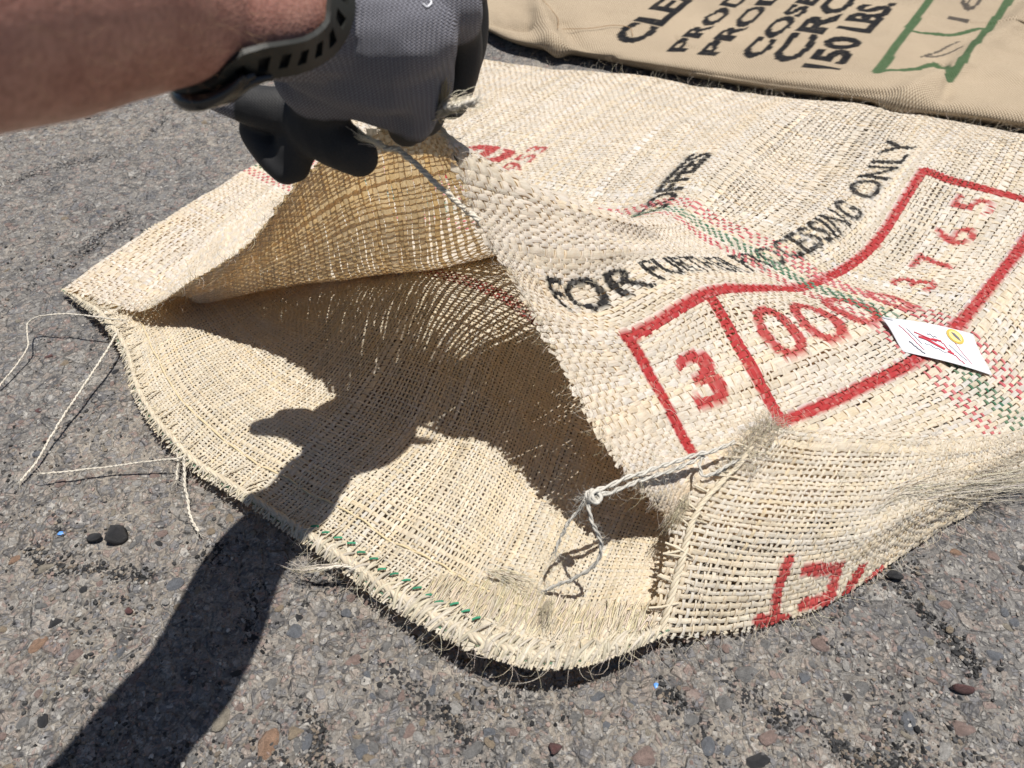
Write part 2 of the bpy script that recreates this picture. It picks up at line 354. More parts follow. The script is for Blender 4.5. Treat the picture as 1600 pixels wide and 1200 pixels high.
while cnt < 245:
    px, py = random.uniform(-20, 1620), random.uniform(60, 1210)
    inside_sack = (py < 1040 - .62 * (1000 - px) if px < 1000 else py < 1000 - .42 * (px - 1000)) and py > 90 + .55 * max(0, 750 - px)
    if inside_sack or (px > 720 and py < 300) or random.random() > (py / 1200) ** 1.2: continue
    if float(crack_d(np.array([at_z(px, py, 0)[0]]), np.array([at_z(px, py, 0)[1]]))[0]) < .006: continue
    place_stone('stone', px, py, random.uniform(11, 26) * (.5 + .5 * py / 1200), random.choice(kinds), random.uniform(.55, .95), random.uniform(-.35, .05), ground_root, None, random.uniform(.3, .5)); cnt += 1
# fine grit: far too many to count
def grit(name, n, rmin, rmax, palette, near_crack, seed):
    r = np.random.default_rng(seed); base = np.array([v.co for v in SHAPES[0].vertices]); 
    bm = bmesh.new(); bmesh.ops.create_icosphere(bm, subdivisions=1, radius=1); bv = np.array([v.co for v in bm.verts]); bf = np.array([[v.index for v in f.verts] for f in bm.faces]); bm.free()
    P = []
    while len(P) < n:
        px = r.uniform(-60, 1660, 4000); py = r.uniform(20, 1240, 4000)
        X = np.array([at_z(a, b, 0)[:2] for a, b in zip(px, py)])
        ok = r.random(4000) < (py / 1200) ** .9
        inside = np.where(px < 1000, py < 1010 - .62 * (1000 - px), py < 960 - .42 * (px - 1000)) & (py > 110 + .55 * np.maximum(0, 750 - px))
        ok &= ~inside
        d = crack_d(X[:, 0], X[:, 1]); cl = fbm(X[:, 0] * 10, X[:, 1] * 10, 3, 77)
        ok &= (r.random(4000) < (np.exp(-(d / .006) ** 2) * (cl > -.1) + .9 * np.exp(-(d / .022) ** 2) * (cl > .42) + .05 * (cl > .3) + .006)) if near_crack else (r.random(4000) < .35 + .65 * (cl > .1))
        P += list(X[ok])
    P = np.array(P[:n]); s = rmin + (rmax - rmin) * r.random(n) ** 2.2
    z = ground_h(P[:, 0], P[:, 1])
    sc = s[:, None, None] * r.uniform(.6, 1.15, (n, 1, 3)) * (1 + .22 * r.normal(size=(n, len(bv), 1)))
    a = r.uniform(0, 6.28, n); ca, sa = np.cos(a), np.sin(a); W = bv[None] * sc
    W = np.stack([W[..., 0] * ca[:, None] - W[..., 1] * sa[:, None], W[..., 0] * sa[:, None] + W[..., 1] * ca[:, None], W[..., 2]], -1)
    W = W + np.stack([P[:, 0], P[:, 1], z + s * .35], -1)[:, None]
    F = (bf[None] + np.arange(n)[:, None, None] * len(bv)).reshape(-1, 3)
    col = np.repeat(np.array(palette)[r.integers(0, len(palette), n)] * r.uniform(.7, 1.3, (n, 1)), len(bv), 0)
    o = link(name, np_mesh(name, W.reshape(-1, 3), F, col, None, False), M_grit, ground_root); o['kind'] = 'stuff'
m, N, L, B = mat_new('grit'); vc = node(N, 'ShaderNodeVertexColor', layer_name='Col'); L.new(vc.outputs[0], B.inputs['Base Color']); B.inputs['Roughness'].default_value = .7; M_grit = m
grit('sand_grit', 6000, .0004, .0019, [(.17, .15, .13), (.2, .19, .18), (.14, .135, .13), (.19, .14, .12), (.28, .27, .25), (.07, .065, .065)], False, 3)
grit('black_grit', 4200, .0005, .0022, [(.014, .014, .015), (.02, .02, .021), (.03, .03, .03), (.16, .13, .1), (.012, .012, .012)], True, 4)
# loose pebbles lying on top
LOOSE = [('loose_stone', 183, 838, 42, 'dark', .85, .3, 'larger dark charcoal pebble lying left of the arm shadow'), ('loose_stone', 148, 841, 27, 'dark', .6, .1, 'small dark pebble just left of the larger charcoal pebble'),
    ('loose_stone', 1400, 898, 32, 'dark', .6, .2, 'flat black pebble at the lower right edge of the woven sack'), ('loose_stone', 867, 1170, 26, 'red', .85, .4, 'dark maroon pebble at the bottom middle of the pavement'),
    ('loose_stone', 1507, 1076, 38, 'red', .45, -.1, 'long flat maroon stone chip on the right side of the pavement'), ('loose_stone', 1487, 981, 15, 'tan', .8, .5, 'tiny tan pebble right of the red printed letters'),
    ('loose_stone', 200, 953, 15, 'red', .9, 0, 'tiny maroon pebble left of the arm shadow'), ('loose_stone', 258, 939, 15, 'white', .9, 0, 'small white pebble on the left edge of the arm shadow'), ('loose_stone', 102, 918, 14, 'white', .8, .5, 'tiny white pebble on the far lower left of the pavement')]
for n_, px, py, w, mt, asp, rot, lab in LOOSE:
    tag(place_stone(n_, px, py, w, mt, asp, .75, None, rot, .62), lab, 'stone')
mb, N, L, B = mat_new('blue_plastic'); B.inputs['Base Color'].default_value = (.10, .26, .62, 1); B.inputs['Roughness'].default_value = .4
for px, py, w, lab in ((1028, 1068, 15, 'small bright blue plastic chip in the crack below the sack'), (95, 832, 13, 'tiny pale blue plastic chip on the left pavement')):
    o = place_stone('plastic_chip', px, py, w, 'white', .75, .5, None, .6, .35); o.data = o.data.copy(); o.data.materials.clear(); o.data.materials.append(mb)
    tag(o, lab, 'plastic chip')

# ------------------------------------------------------------------ print: a little rasteriser in cloth space
class Print:
    def __init__(s, lu, lv, res=.0007):
        s.lu, s.lv, s.res = lu, lv, res; s.nx, s.ny = int(lv / res) + 1, int(lu / res) + 1
        s.rgb = np.zeros((s.ny, s.nx, 3)); s.a = np.zeros((s.ny, s.nx))
    def _put(s, mask, y0, x0, col, alpha):
        h, w = mask.shape; A = s.a[y0:y0 + h, x0:x0 + w]; m = mask & (A <= alpha + 1e-6)
        A[m] = alpha; s.rgb[y0:y0 + h, x0:x0 + w][m] = col
    def line(s, pts, wid, col, alpha=1.0):
        P = np.array([(v * s.lv, u * s.lu) for u, v in pts])
        for a, b in zip(P[:-1], P[1:]):
            lo = np.minimum(a, b) - wid; hi = np.maximum(a, b) + wid
            x0, y0 = max(0, int(lo[0] / s.res)), max(0, int(lo[1] / s.res)); x1, y1 = min(s.nx, int(hi[0] / s.res) + 2), min(s.ny, int(hi[1] / s.res) + 2)
            if x1 <= x0 or y1 <= y0: continue
            X, Y = np.meshgrid((np.arange(x0, x1)) * s.res, np.arange(y0, y1) * s.res)
            s._put(seg_dist(X, Y, np.array([a, b])) < wid / 2, y0, x0, col, alpha)
    def text(s, txt, c0, c1, height, col, alpha=1.0, bold=.02, mirror=False, squash=1.0):
        """text from cloth point c0 to c1 (u,v: middle of the line's start and end), letters of the given height in metres"""
        a = np.array([c0[1] * s.lv, c0[0] * s.lu]); b = np.array([c1[1] * s.lv, c1[0] * s.lu]); d = b - a; Ln = np.linalg.norm(d); d = d / Ln
        up = np.array([d[1], -d[0]])                       # towards smaller u
        cu = bpy.data.curves.new('t', 'FONT'); cu.body = txt; cu.offset = bold; cu.resolution_u = 3
        ob = bpy.data.objects.new('t', cu); C.objects.link(ob); dg = bpy.context.evaluated_depsgraph_get(); me = ob.evaluated_get(dg).to_mesh()
        me.calc_loop_triangles()
        W = np.array([v.co[:2] for v in me.vertices]); T = np.array([t.vertices for t in me.loop_triangles])
        ob.evaluated_get(dg).to_mesh_clear(); bpy.data.objects.remove(ob); bpy.data.curves.remove(cu)
        W = W - W.min(0); W = W / W.max(0)
        if mirror: W[:, 1] = 1 - W[:, 1]
        Q = a + W[:, :1] * Ln * d + (W[:, 1:] - .5) * height * up
        for t in T:
            p = Q[t] / s.res; lo = np.floor(p.min(0)).astype(int); hi = np.ceil(p.max(0)).astype(int) + 1
            lo = np.maximum(lo, 0); hi = np.minimum(hi, (s.nx, s.ny))
            if (hi <= lo).any(): continue
            X, Y = np.meshgrid(np.arange(lo[0], hi[0]), np.arange(lo[1], hi[1]))
            e = lambda i, j: (p[j, 0] - p[i, 0]) * (Y - p[i, 1]) - (p[j, 1] - p[i, 1]) * (X - p[i, 0])
            e0, e1, e2 = e(0, 1), e(1, 2), e(2, 0)
            s._put(((e0 >= -.3) & (e1 >= -.3) & (e2 >= -.3)) | ((e0 <= .3) & (e1 <= .3) & (e2 <= .3)), lo[1], lo[0], col, alpha)
    def look(s, u, v):
        i = np.clip((u * s.lu / s.res).astype(int), 0, s.ny - 1); j = np.clip((v * s.lv / s.res).astype(int), 0, s.nx - 1)
        return s.rgb[i, j], s.a[i, j]
BLACK, RED, PINK, GREEN, DKRED = (.018, .018, .022), (.56, .018, .028), (.72, .17, .21), (.04, .22, .13), (.36, .05, .045)

# ------------------------------------------------------------------ weaving real threads
CREAM = np.array([.875, .823, .735])
def thread_positions(n, jit, seed, gaps=0.0):
    r = np.random.default_rng(seed); w = 1 + jit * r.normal(size=n); w = np.clip(w, .55, 1.6)
    if gaps: w = np.where(r.random(n) < gaps, w * r.uniform(1.5, 2.2, n), w)
    c = np.cumsum(w); c = c - w / 2; return c / (c[-1] + w[-1] / 2), w / w.mean()
def weave(name, S, nU, nV, wU, wV, thick, prn=None, seed=1, sub=3, ext=(0, 0, 0, 0), stripes=None, parent=None, base=CREAM, gaps=(.0, .0), amp=1.0, keep=None):
    """nU threads run along v, nV threads run along u.  wU, wV: filled share of the spacing."""
    r = np.random.default_rng(seed); Vs, Fs, Cs, UVs, Ns = [], [], [], [], []; off = 0
    pu, su = thread_positions(nU, .16, seed, gaps[0]); pv, sv = thread_positions(nV, .16, seed + 50, gaps[1])
    for along in ('v', 'u'):
        a_pos, a_w, b_pos = (pu, su, pv) if along == 'v' else (pv, sv, pu)
        fill = wU if along == 'v' else wV; La, Lb = (S.Lu, S.Lv) if along == 'v' else (S.Lv, S.Lu)
        nb = len(b_pos); e0, e1 = (ext[0], ext[1]) if along == 'v' else (ext[2], ext[3])
        q = np.arange(-.5, nb - .5 + 1e-6, 1 / sub); bq = np.interp(q, np.r_[-.5, np.arange(nb), nb - .5], np.r_[0, b_pos, 1])
        nt_ = len(a_pos); spacing = La / nt_
        for lo, ee in ((True, e0), (False, e1)):
            if ee:
                k = np.array([1.0, .66, .33]); 
                if lo: q = np.r_[-.5 - k, q]; bq = np.r_[-k * ee / Lb, bq]
                else: q = np.r_[q, nb - .5 + k[::-1]]; bq = np.r_[bq, 1 + k[::-1] * ee / Lb]
        m = len(q); I = np.arange(nt_)[:, None]; Q = np.broadcast_to(q, (nt_, m)); B_ = np.broadcast_to(bq, (nt_, m)).copy()
        if e0 or e1:
            rnd = r.uniform(.25, 1.35, (nt_, 1)); B_ = np.where(B_ < 0, B_ * rnd, B_); rnd2 = r.uniform(.25, 1.35, (nt_, 1)); B_ = np.where(B_ > 1, 1 + (B_ - 1) * rnd2, B_)
        wob = .16 * vnoise(Q * .35, I * 7.7, seed + 3) + .10 * vnoise(Q * .06, I * .9, seed + 8)
        A_ = a_pos[:, None] + wob * spacing / La
        outside = (B_ < 0) | (B_ > 1)
        A_ = A_ + outside * r.normal(size=(nt_, m)) * .25 * spacing / La
        sgn = np.cos(math.pi * (Q + I + (0 if along == 'v' else 1)))
        u, v = (A_, B_) if along == 'v' else (B_, A_)
        P = S.pos(u, v); Nn = S.nor(u, v)
        hgt = thick * .62 * amp * sgn * (1 - .4 * outside)
        w = spacing * a_w[:, None] * fill * .5 * (1 + .20 * vnoise(Q * .5, I * 5.1, seed + 11) + .10 * r.normal(size=(nt_, m)) * .6) * (1 - .10 * np.abs(sgn)) 
        w = w * (1 + .16 * vnoise(Q * .035, I * .13, seed + 31) + .08 * vnoise(Q * .11, I * .4, seed + 33))
        w = np.where(outside, w * .75, w)
        th = thick * .5 * (1 + .12 * vnoise(Q * .8, I * 3.3, seed + 13))
        P = P + Nn * hgt[..., None]
        T = np.gradient(P, axis=1); T /= np.linalg.norm(T, axis=2, keepdims=True) + 1e-12
        side = np.cross(T, Nn); side /= np.linalg.norm(side, axis=2, keepdims=True) + 1e-12
        tw = .22 * vnoise(Q * .4, I * 4.4, seed + 17)[..., None]
        sd = side + Nn * tw
        n2 = np.cross(side, T); n2 *= np.sign((n2 * Nn).sum(2, keepdims=True)); W3 = sd * w[..., None]; H3 = Nn * (th * .55)[..., None]
        ring = np.stack([P + W3 + H3, P - W3 + H3, P - W3 - H3, P + W3 - H3], 2)
        Ns.append(np.stack([n2 * .93 + side * .37, n2 * .93 - side * .37, -n2 * .93 - side * .37, -n2 * .93 + side * .37], 2).reshape(-1, 3))
        Vs.append(ring.reshape(-1, 3))
        ii = np.arange(nt_)[:, None, None] * m * 4 + np.arange(m - 1)[None, :, None] * 4; kk = np.array([0, 1, 3])
        a0 = ii + kk; a1 = ii + (kk + 1) % 4
        Fq = np.stack([a0, a0 + 4, a1 + 4, a1], -1)
        if keep is not None: Fq = Fq[np.broadcast_to(keep(u, v)[:, :-1], (nt_, m - 1))]
        Fs.append(Fq.reshape(-1, 4) + off); off += nt_ * m * 4
        tint = (1 + .05 * r.normal(size=(nt_, 1, 1))) * (1 + .09 * vnoise(Q * .25, I * 6.3, seed + 19)[..., None]); warm = 1 + np.array([0, -.02, -.06]) * r.normal(size=(nt_, 1, 1)) + np.array([0, -.02, -.08]) * vnoise(Q * .12, I * 3.1, seed + 23)[..., None]
        c = base * np.clip(tint, .72, 1.2) * warm
        if prn is not None:
            cU, cV = np.clip(u, 0, 1), np.clip(v, 0, 1)
            dw = .8 * w / La; edge_c = []
            for sg in (1, -1):
                rgb, al = prn.look(np.clip(cU + sg * dw, 0, 1), cV) if along == 'v' else prn.look(cU, np.clip(cV + sg * dw, 0, 1))
                al = al * np.clip(.97 + .08 * sgn + .12 * vnoise(Q * 1.6 + sg, I * 8.3, seed + 29), .12, 1) * np.where(r.random((nt_, m)) < .04, .6, 1)
                edge_c.append(c * (1 - al[..., None]) + rgb * al[..., None])
        if stripes is not None:
            for (which, lo, hi, colr, st) in stripes:
                if which == along:
                    on = (a_pos >= lo) & (a_pos <= hi); nzv = np.clip(st + .18 * vnoise(Q * .7, I * 3, 41), 0, 1)
                    c = np.where(on[:, None, None], c * (1 - nzv[..., None]) + np.array(colr) * nzv[..., None], c)
        if prn is not None and stripes is not None:
            onS = np.zeros((nt_, 1, 1), bool)
            for (which, lo, hi, colr, st) in stripes:
                if which == along: onS |= ((a_pos >= lo) & (a_pos <= hi))[:, None, None]
            edge_c = [np.where(onS, c, e_) for e_ in edge_c]
        flip = 1 if along == 'v' else 1
        if prn is None: c4 = np.repeat(c[:, :, None], 4, 2)
        else:
            # ring order is +side, -side, -side, +side; find which way 'side' runs in the cloth
            du_ = S.pos(np.clip(u + (.002 if along == 'v' else 0), 0, 1), np.clip(v + (.002 if along == 'u' else 0), 0, 1)) - S.pos(np.clip(u, 0, 1), np.clip(v, 0, 1))
            pos = (((du_ * side).sum(2)) > 0)[..., None]; ea = np.where(pos, edge_c[0], edge_c[1]); eb = np.where(pos, edge_c[1], edge_c[0])
            c4 = np.stack([ea, eb, eb, ea], 2)
        Cs.append(c4.reshape(-1, 3))
        Ls = (B_ * Lb)[..., None] + np.zeros(4); rv = np.broadcast_to(np.array([0, .25, .5, .75]), Ls.shape) + (I * 3.7)[..., None]
        UVs.append(np.stack([Ls, rv], -1).reshape(-1, 2))
    me = np_mesh(name, np.concatenate(Vs), np.concatenate(Fs), np.clip(np.concatenate(Cs), 0, 1), np.concatenate(UVs), True, np.concatenate(Ns))
    o = link(name, me, M_fibre, parent); o['kind'] = 'stuff'; return o

# ------------------------------------------------------------------ the woven sack
sack = empty('woven_sack', (0, 0, 0))
tag(sack, 'cream open weave sisal coffee sack with its mouth lifted by the gloved hand', 'sack')
_ = .014
UPPER = [
 [(105, 447, .012), (180, 392, .014), (290, 322, .016), (405, 254, .016), (530, 190, .016), (650, 132, .016), (752, 92, .012)],
 [(215, 483, .028), (262, 440, _), (350, 370, _), (470, 278, _), (600, 212, _), (715, 155, _), (830, 106, .012)],
 [(300, 442, .075), (297, 462, .035), (315, 466, _), (560, 287, _), (690, 225, _), (800, 165, _), (900, 113, .012)],
 [(385, 385, .135), (382, 425, .065), (400, 457, _), (672, 318, _), (780, 245, _), (880, 175, _), (980, 121, .012)],
 [(462, 292, .21), (480, 375, .1), (500, 443, _), (772, 336, _), (868, 258, _), (960, 185, _), (1060, 131, .012)],
 [(545, 225, .268), (570, 330, .13), (600, 430, _), (852, 345, .016), (935, 265, .016), (1020, 190, _), (1120, 139, .012)],
 [(650, 192, .292), (672, 310, .15), (690, 416, .02), (935, 348, .02), (1010, 275, .018), (1085, 198, _), (1180, 147, .012)],
 [(703, 215, .280), (835, 288, .195), (965, 336, .115), (1050, 325, .05), (1100, 268, .025), (1170, 207, .02), (1245, 153, .012)],
 [(745, 340, .235), (880, 358, .17), (1005, 372, .095), (1110, 366, .045), (1190, 310, .022), (1250, 245, .02), (1335, 162, .012)],
 [(800, 432, .195), (885, 460, .145), (1040, 412, .08), (1190, 403, .03), (1300, 345, .022), (1380, 260, .02), (1440, 182, .012)],
 [(855, 525, .16), (980, 525, .11), (1110, 455, .07), (1265, 442, .028), (1350, 395, .024), (1445, 262, .022), (1510, 196, .012)],
 [(925, 650, .125), (1030, 610, .085), (1170, 555, .06), (1370, 480, .026), (1450, 420, .022), (1540, 290, .02), (1590, 210, .012)],
 [(985, 740, .095), (1080, 702, .065), (1230, 655, .045), (1465, 535, .022), (1560, 430, .018), (1640, 320, .016), (1690, 232, .012)],
 [(1040, 800, .05), (1120, 775, .045), (1290, 735, .035), (1580, 640, .02), (1690, 530, .016), (1800, 400, .016), (1860, 270, .012)],
 [(1070, 860, .012), (1160, 840, .010), (1330, 800, .010), (1640, 700, .010), (1780, 580, .010), (1900, 440, .010), (1950, 300, .010)]]
P = np.array([[at_z(*c) for c in row] for row in UPPER])
tuck = P[:, -1] + np.array([.012, .012, 0]); tuck[:, 2] = .004
P = np.concatenate([P, tuck[:, None]], 1)
def up_bump(U, V):
    fl = np.clip(V * 4, 0, 1)
    return (.0035 * fbm(U * 6, V * 5, 3, 51) + .0016 * fbm(U * 22, V * 16, 2, 61)) * (.4 + .6 * fl)
S_up = Surface(P, 260, 260, 5, up_bump)
prn = Print(S_up.Lu, S_up.Lv)
uva = S_up.uv_at
def lerp(a, b, t): return tuple(x + (y - x) * t for x, y in zip(a, b))
KV = S_up.kv; KU = S_up.ku
# cloth-space rectangle of the code box
bt, bb = KU[10], KU[12]
vL, vD, vR = uva(980, 527)[1], uva(1108, 458)[1], uva(1445, 262)[1]
for seg in ([(bt, vL), (bt, vR)], [(bt, vL), (bb + .01, vL)], [(bt, vD), (bb, vD)], [(bb, vD - .005), (bb, vR)], [(bt, vR), (bb, vR)]): prn.line(seg, .0140, RED, .95)
um = (bt + bb) / 2
prn.text('3', (um + .004, vL + .30 * (vD - vL)), (um + .004, vL + .70 * (vD - vL)), .060, RED, .93, .03)
w = vR - vD
prn.text('000', (um - .012, vD + .06 * w), (um - .012, vD + .40 * w), .058, RED, .9, .012)
prn.text('0', (um, vD + .43 * w), (um, vD + .50 * w), .052, RED, .85, .01)
prn.text('3 7 6 5', (um, vD + .57 * w), (um, vD + .96 * w), .042, RED, .9, .012)
a, b = uva(868, 463), uva(1405, 226)
for wd_, p0, p1, hh_, bo_ in (('FOR', (866, 461), (1000, 424), .044, .022), ('FURTHER', (1012, 420), (1150, 408), .042, .022), ('PROCESSING', (1158, 407), (1336, 318), .038, .022), ('ONLY', (1344, 305), (1412, 215), .037, .022)):
    a, b = uva(*p0), uva(*p1); prn.text(wd_, (KU[9] + .002, a[1]), (KU[9] + .004, b[1]), hh_, BLACK, .98, bo_)
a, b = uva(1000, 318), uva(1092, 238)
uT = (a[0] + b[0]) / 2
prn.text('COFFEES', (b[0], b[1] - .235), (b[0], b[1] + .008), .042, BLACK, .98, .045)
a, b = uva(702, 222), uva(790, 228)
prn.text('ce', (b[0] - .012, b[1] - .125), (b[0] - .012, b[1] + .004), .066, RED, .9, .02)
a, b = uva(790, 252), uva(842, 228)
prn.text('1953', (b[0], b[1] - .11), (b[0], b[1] + .006), .026, RED, .85, .01)
sv = KV[3]
STR = [('u', sv - .046, sv - .018, PINK, .86), ('u', sv - .012, sv + .012, GREEN, .82), ('u', sv + .018, sv + .048, PINK, .86)]
weave('upper_ply', S_up, int(S_up.Lu / .0051), int(S_up.Lv / .0066), .90, .45, .0011, prn, 11, 3, (.008, 0, 0, 0), STR, sack, gaps=(.035, .05))

LOWER = [
 [(97, 455, .006), (120, 446, .006), (180, 402, .005), (290, 332, .005), (400, 264, .005)],
 [(150, 492, .018), (190, 480, .016), (270, 440, .006), (390, 370, .005), (500, 300, .005)],
 [(190, 545, .016), (228, 520, .014), (310, 470, .008), (440, 400, .005), (560, 310, .005)],
 [(213, 620, .014), (255, 590, .013), (360, 530, .015), (500, 445, .008), (620, 330, .005)],
 [(285, 715, .014), (330, 678, .014), (440, 600, .019), (590, 432, .008), (690, 340, .005)],
 [(390, 787, .014), (432, 745, .014), (540, 640, .020), (670, 440, .008), (770, 340, .005)],
 [(500, 860, .014), (548, 812, .016), (660, 680, .020), (760, 470, .008), (850, 360, .005)],
 [(635, 955, .022), (690, 890, .022), (780, 740, .018), (860, 540, .008), (950, 400, .005)],
 [(755, 1014, .032), (800, 945, .028), (870, 800, .016), (950, 600, .008), (1050, 450, .005)],
 [(858, 1040, .034), (890, 970, .027), (950, 830, .013), (1040, 660, .008), (1150, 480, .005)],
 [(960, 1022, .030), (985, 960, .024), (1040, 850, .012), (1130, 700, .008), (1240, 520, .005)],
 [(1045, 985, .020), (1065, 930, .016), (1115, 850, .010), (1215, 720, .008), (1330, 540, .005)]]
P = np.array([[at_z(*c) for c in row] for row in LOWER])
def lo_bump(U, V):
    front = np.exp(-(V / .5) ** 2)
    return (.0055 * fbm(U * 7, V * 3, 2, 71) + .0035 * np.sin(U * 34 - V * 9 + 2 * fbm(U * 3, V * 3, 2, 75)) * np.clip(fbm(U * 4, V * 4, 2, 77) + .4, 0, 1)) * (1 - np.exp(-(V / .12) ** 2)) + .0016 * fbm(U * 24, V * 9, 2, 73) + .0022 * np.sin(U * 55 + 6 * V) * front * .5
S_lo = Surface(P, 260, 150, 5, lo_bump)
prl = Print(S_lo.Lu, S_lo.Lv)
a, b = S_lo.uv_at(670, 425), S_lo.uv_at(800, 470)
vm = (a[1] + b[1]) / 2
STL = [('u', vm - .010, vm + .03, DKRED, .9), ('u', 0, .007, GREEN, .75)]
weave('lower_ply', S_lo, int(S_lo.Lu / .0034), int(S_lo.Lv / .0034), .70, .60, .0009, prl, 23, 2, (.0028, 0, .003, .003), STL, sack, base=CREAM * np.array([1.0, .99, .93]), gaps=(.05, .05))

PANEL = [  # rows run from the ridge down to the ground edge
 [(1192, 682, .040), (1186, 664, .072), (1120, 735, .070), (1066, 790, .064), (1046, 860, .052), (1032, 925, .038), (1008, 990, .022)],
 [(1240, 690, .040), (1232, 676, .068), (1180, 745, .062), (1135, 810, .052), (1110, 870, .042), (1090, 935, .028), (1075, 992, .012)],
 [(1320, 700, .036), (1315, 686, .060), (1270, 750, .056), (1230, 820, .046), (1200, 880, .034), (1180, 935, .020), (1170, 980, .005)],
 [(1430, 702, .034), (1425, 690, .054), (1390, 750, .050), (1350, 815, .040), (1320, 865, .028), (1300, 910, .015), (1285, 950, .004)],
 [(1520, 700, .032), (1515, 688, .050), (1495, 730, .046), (1475, 770, .036), (1455, 805, .024), (1435, 835, .012), (1420, 860, .004)],
 [(1620, 678, .032), (1615, 668, .048), (1605, 695, .042), (1595, 718, .032), (1590, 735, .020), (1585, 748, .010), (1580, 758, .004)],
 [(1780, 610, .030), (1775, 600, .042), (1768, 625, .036), (1760, 645, .026), (1755, 660, .016), (1752, 672, .008), (1750, 682, .004)]]
P = np.array([[at_z(*c) for c in row] for row in PANEL])
S_pa = Surface(P, 160, 110, 4, lambda U, V: .003 * fbm(U * 5, V * 4, 2, 81) + .0012 * fbm(U * 20, V * 14, 2, 83))
prp = Print(S_pa.Lu, S_pa.Lv)
pl = lambda *pts: [S_pa.uv_at(*p) for p in pts]
prp.line(pl((1229, 876), (1210, 970)), .0085, RED, .92); prp.line(pl((1186, 968), (1228, 972)), .0085, RED, .92)
prp.line(pl((1257, 888), (1308, 887), (1298, 938), (1256, 942)), .0092, RED, .92); prp.line(pl((1344, 890), (1322, 925)), .011, RED, .92); prp.line(pl((1374, 892), (1360, 908)), .010, RED, .9)
weave('side_panel', S_pa, int(S_pa.Lu / .0047), int(S_pa.Lv / .0040), .50, .88, .0012, prp, 37, 3, (0, .002, .003, 0), None, sack, gaps=(.02, .02), base=CREAM * np.array([.98, .98, .95]))

# ------------------------------------------------------------------ frayed hems, stitches, cords, fuzz
def wisp(base, d, length, r, col, curl=.35, n=7, tubes=None, k=3):
    d = np.asarray(d, float); d = d / (np.linalg.norm(d) + 1e-9); s = np.linspace(0, 1, n)[:, None]
    e = np.cross(d, rng.normal(size=3)); e /= np.linalg.norm(e) + 1e-9; f = np.cross(d, e)
    ph = rng.uniform(0, 6.28); fr = rng.uniform(1.5, 4.5)
    pts = base + d * s * length + (e * np.sin(s * fr + ph) + f * np.cos(s * fr * .8 + ph) - e * math.sin(ph) - f * math.cos(ph)) * length * curl * s ** .7
    pts[:, 2] = np.maximum(pts[:, 2], .0005)
    tubes.add(pts, np.linspace(r, r * .35, n), col, k)
CREAM_FLAT = CREAM; CREAM = CREAM * .66
def fcol(): return np.minimum(.75, CREAM * rng.uniform(.88, 1.2)) * np.array([1, rng.uniform(.93, 1.02), rng.uniform(.8, 1.03)])
def edge_dir(S, u, v, du=0, dv=0):
    p = S.pos(np.array([u]), np.array([v]))[0]; q = S.pos(np.array([u + du]), np.array([v + dv]))[0]; return p, (q - p) / (np.linalg.norm(q - p) + 1e-9)
fz = Tubes()
for _i in range(900):      # mouth edge of the upper ply
    u = rng.uniform(.03, .99); p, d = edge_dir(S_up, u, 0, 0, -.01); n = S_up.nor(np.array([u]), np.array([0.0]))[0]
    wisp(p, d + .5 * rng.normal(size=3) + .2 * n, rng.uniform(.004, .014), rng.uniform(.00012, .0003), fcol(), .35, 5, fz)
for _i in range(2000):     # loose hairs standing off the upper cloth
    u, v = rng.uniform(.02, .99), rng.uniform(0, .98) ** 1.3; p = S_up.pos(np.array([u]), np.array([v]))[0]; n = S_up.nor(np.array([u]), np.array([v]))[0]
    wisp(p + n * .001, rng.normal(size=3) + .35 * n, rng.uniform(.006, .024), rng.uniform(.00009, .00019), fcol() * 1.1, .4, 6, fz)
for _i in range(1300):
    u, v = rng.uniform(.01, .99), rng.uniform(0, .8); p = S_lo.pos(np.array([u]), np.array([v]))[0]; n = S_lo.nor(np.array([u]), np.array([v]))[0]
    wisp(p + n * .001, rng.normal(size=3) + .25 * n, rng.uniform(.005, .020), rng.uniform(.00009, .00018), fcol() * 1.05, .4, 6, fz)
for _i in range(800):
    u, v = rng.uniform(0, .95), rng.uniform(.1, 1); p = S_pa.pos(np.array([u]), np.array([v]))[0]; n = S_pa.nor(np.array([u]), np.array([v]))[0]
    wisp(p + n * .001, rng.normal(size=3) + .3 * n, rng.uniform(.005, .022), rng.uniform(.00010, .0002), fcol() * 1.05, .4, 6, fz)
for _i in range(170):     # hem of the lower ply
    u = rng.uniform(0, 1); u = u if rng.random() < .4 else rng.uniform(.55, 1)
    p, d = edge_dir(S_lo, u, 0, 0, -.02); wisp(p, d + .7 * rng.normal(size=3), rng.uniform(.004, .018) * (1.4 if u > .6 else 1), rng.uniform(.00012, .00028), fcol(), .45, 6, fz)
for _i in range(140):      # lower edge of the side panel
    u = rng.uniform(0, .9); p, d = edge_dir(S_pa, u, 1, 0, .02); wisp(p, d + .8 * rng.normal(size=3), rng.uniform(.006, .025), rng.uniform(.0001, .00022), fcol(), .5, 6, fz)
for _i in range(260):      # far edge of the sack
    u = rng.uniform(.05, .9); p = S_up.pos(np.array([u]), np.array([.965]))[0]; wisp(p, np.array([0, .4, 1.0]) + .7 * rng.normal(size=3), rng.uniform(.006, .02), .00018, fcol(), .4, 5, fz)
o = link('loose_fibres', fz.mesh('loose_fibres'), M_fuzz, sack); o['kind'] = 'stuff'

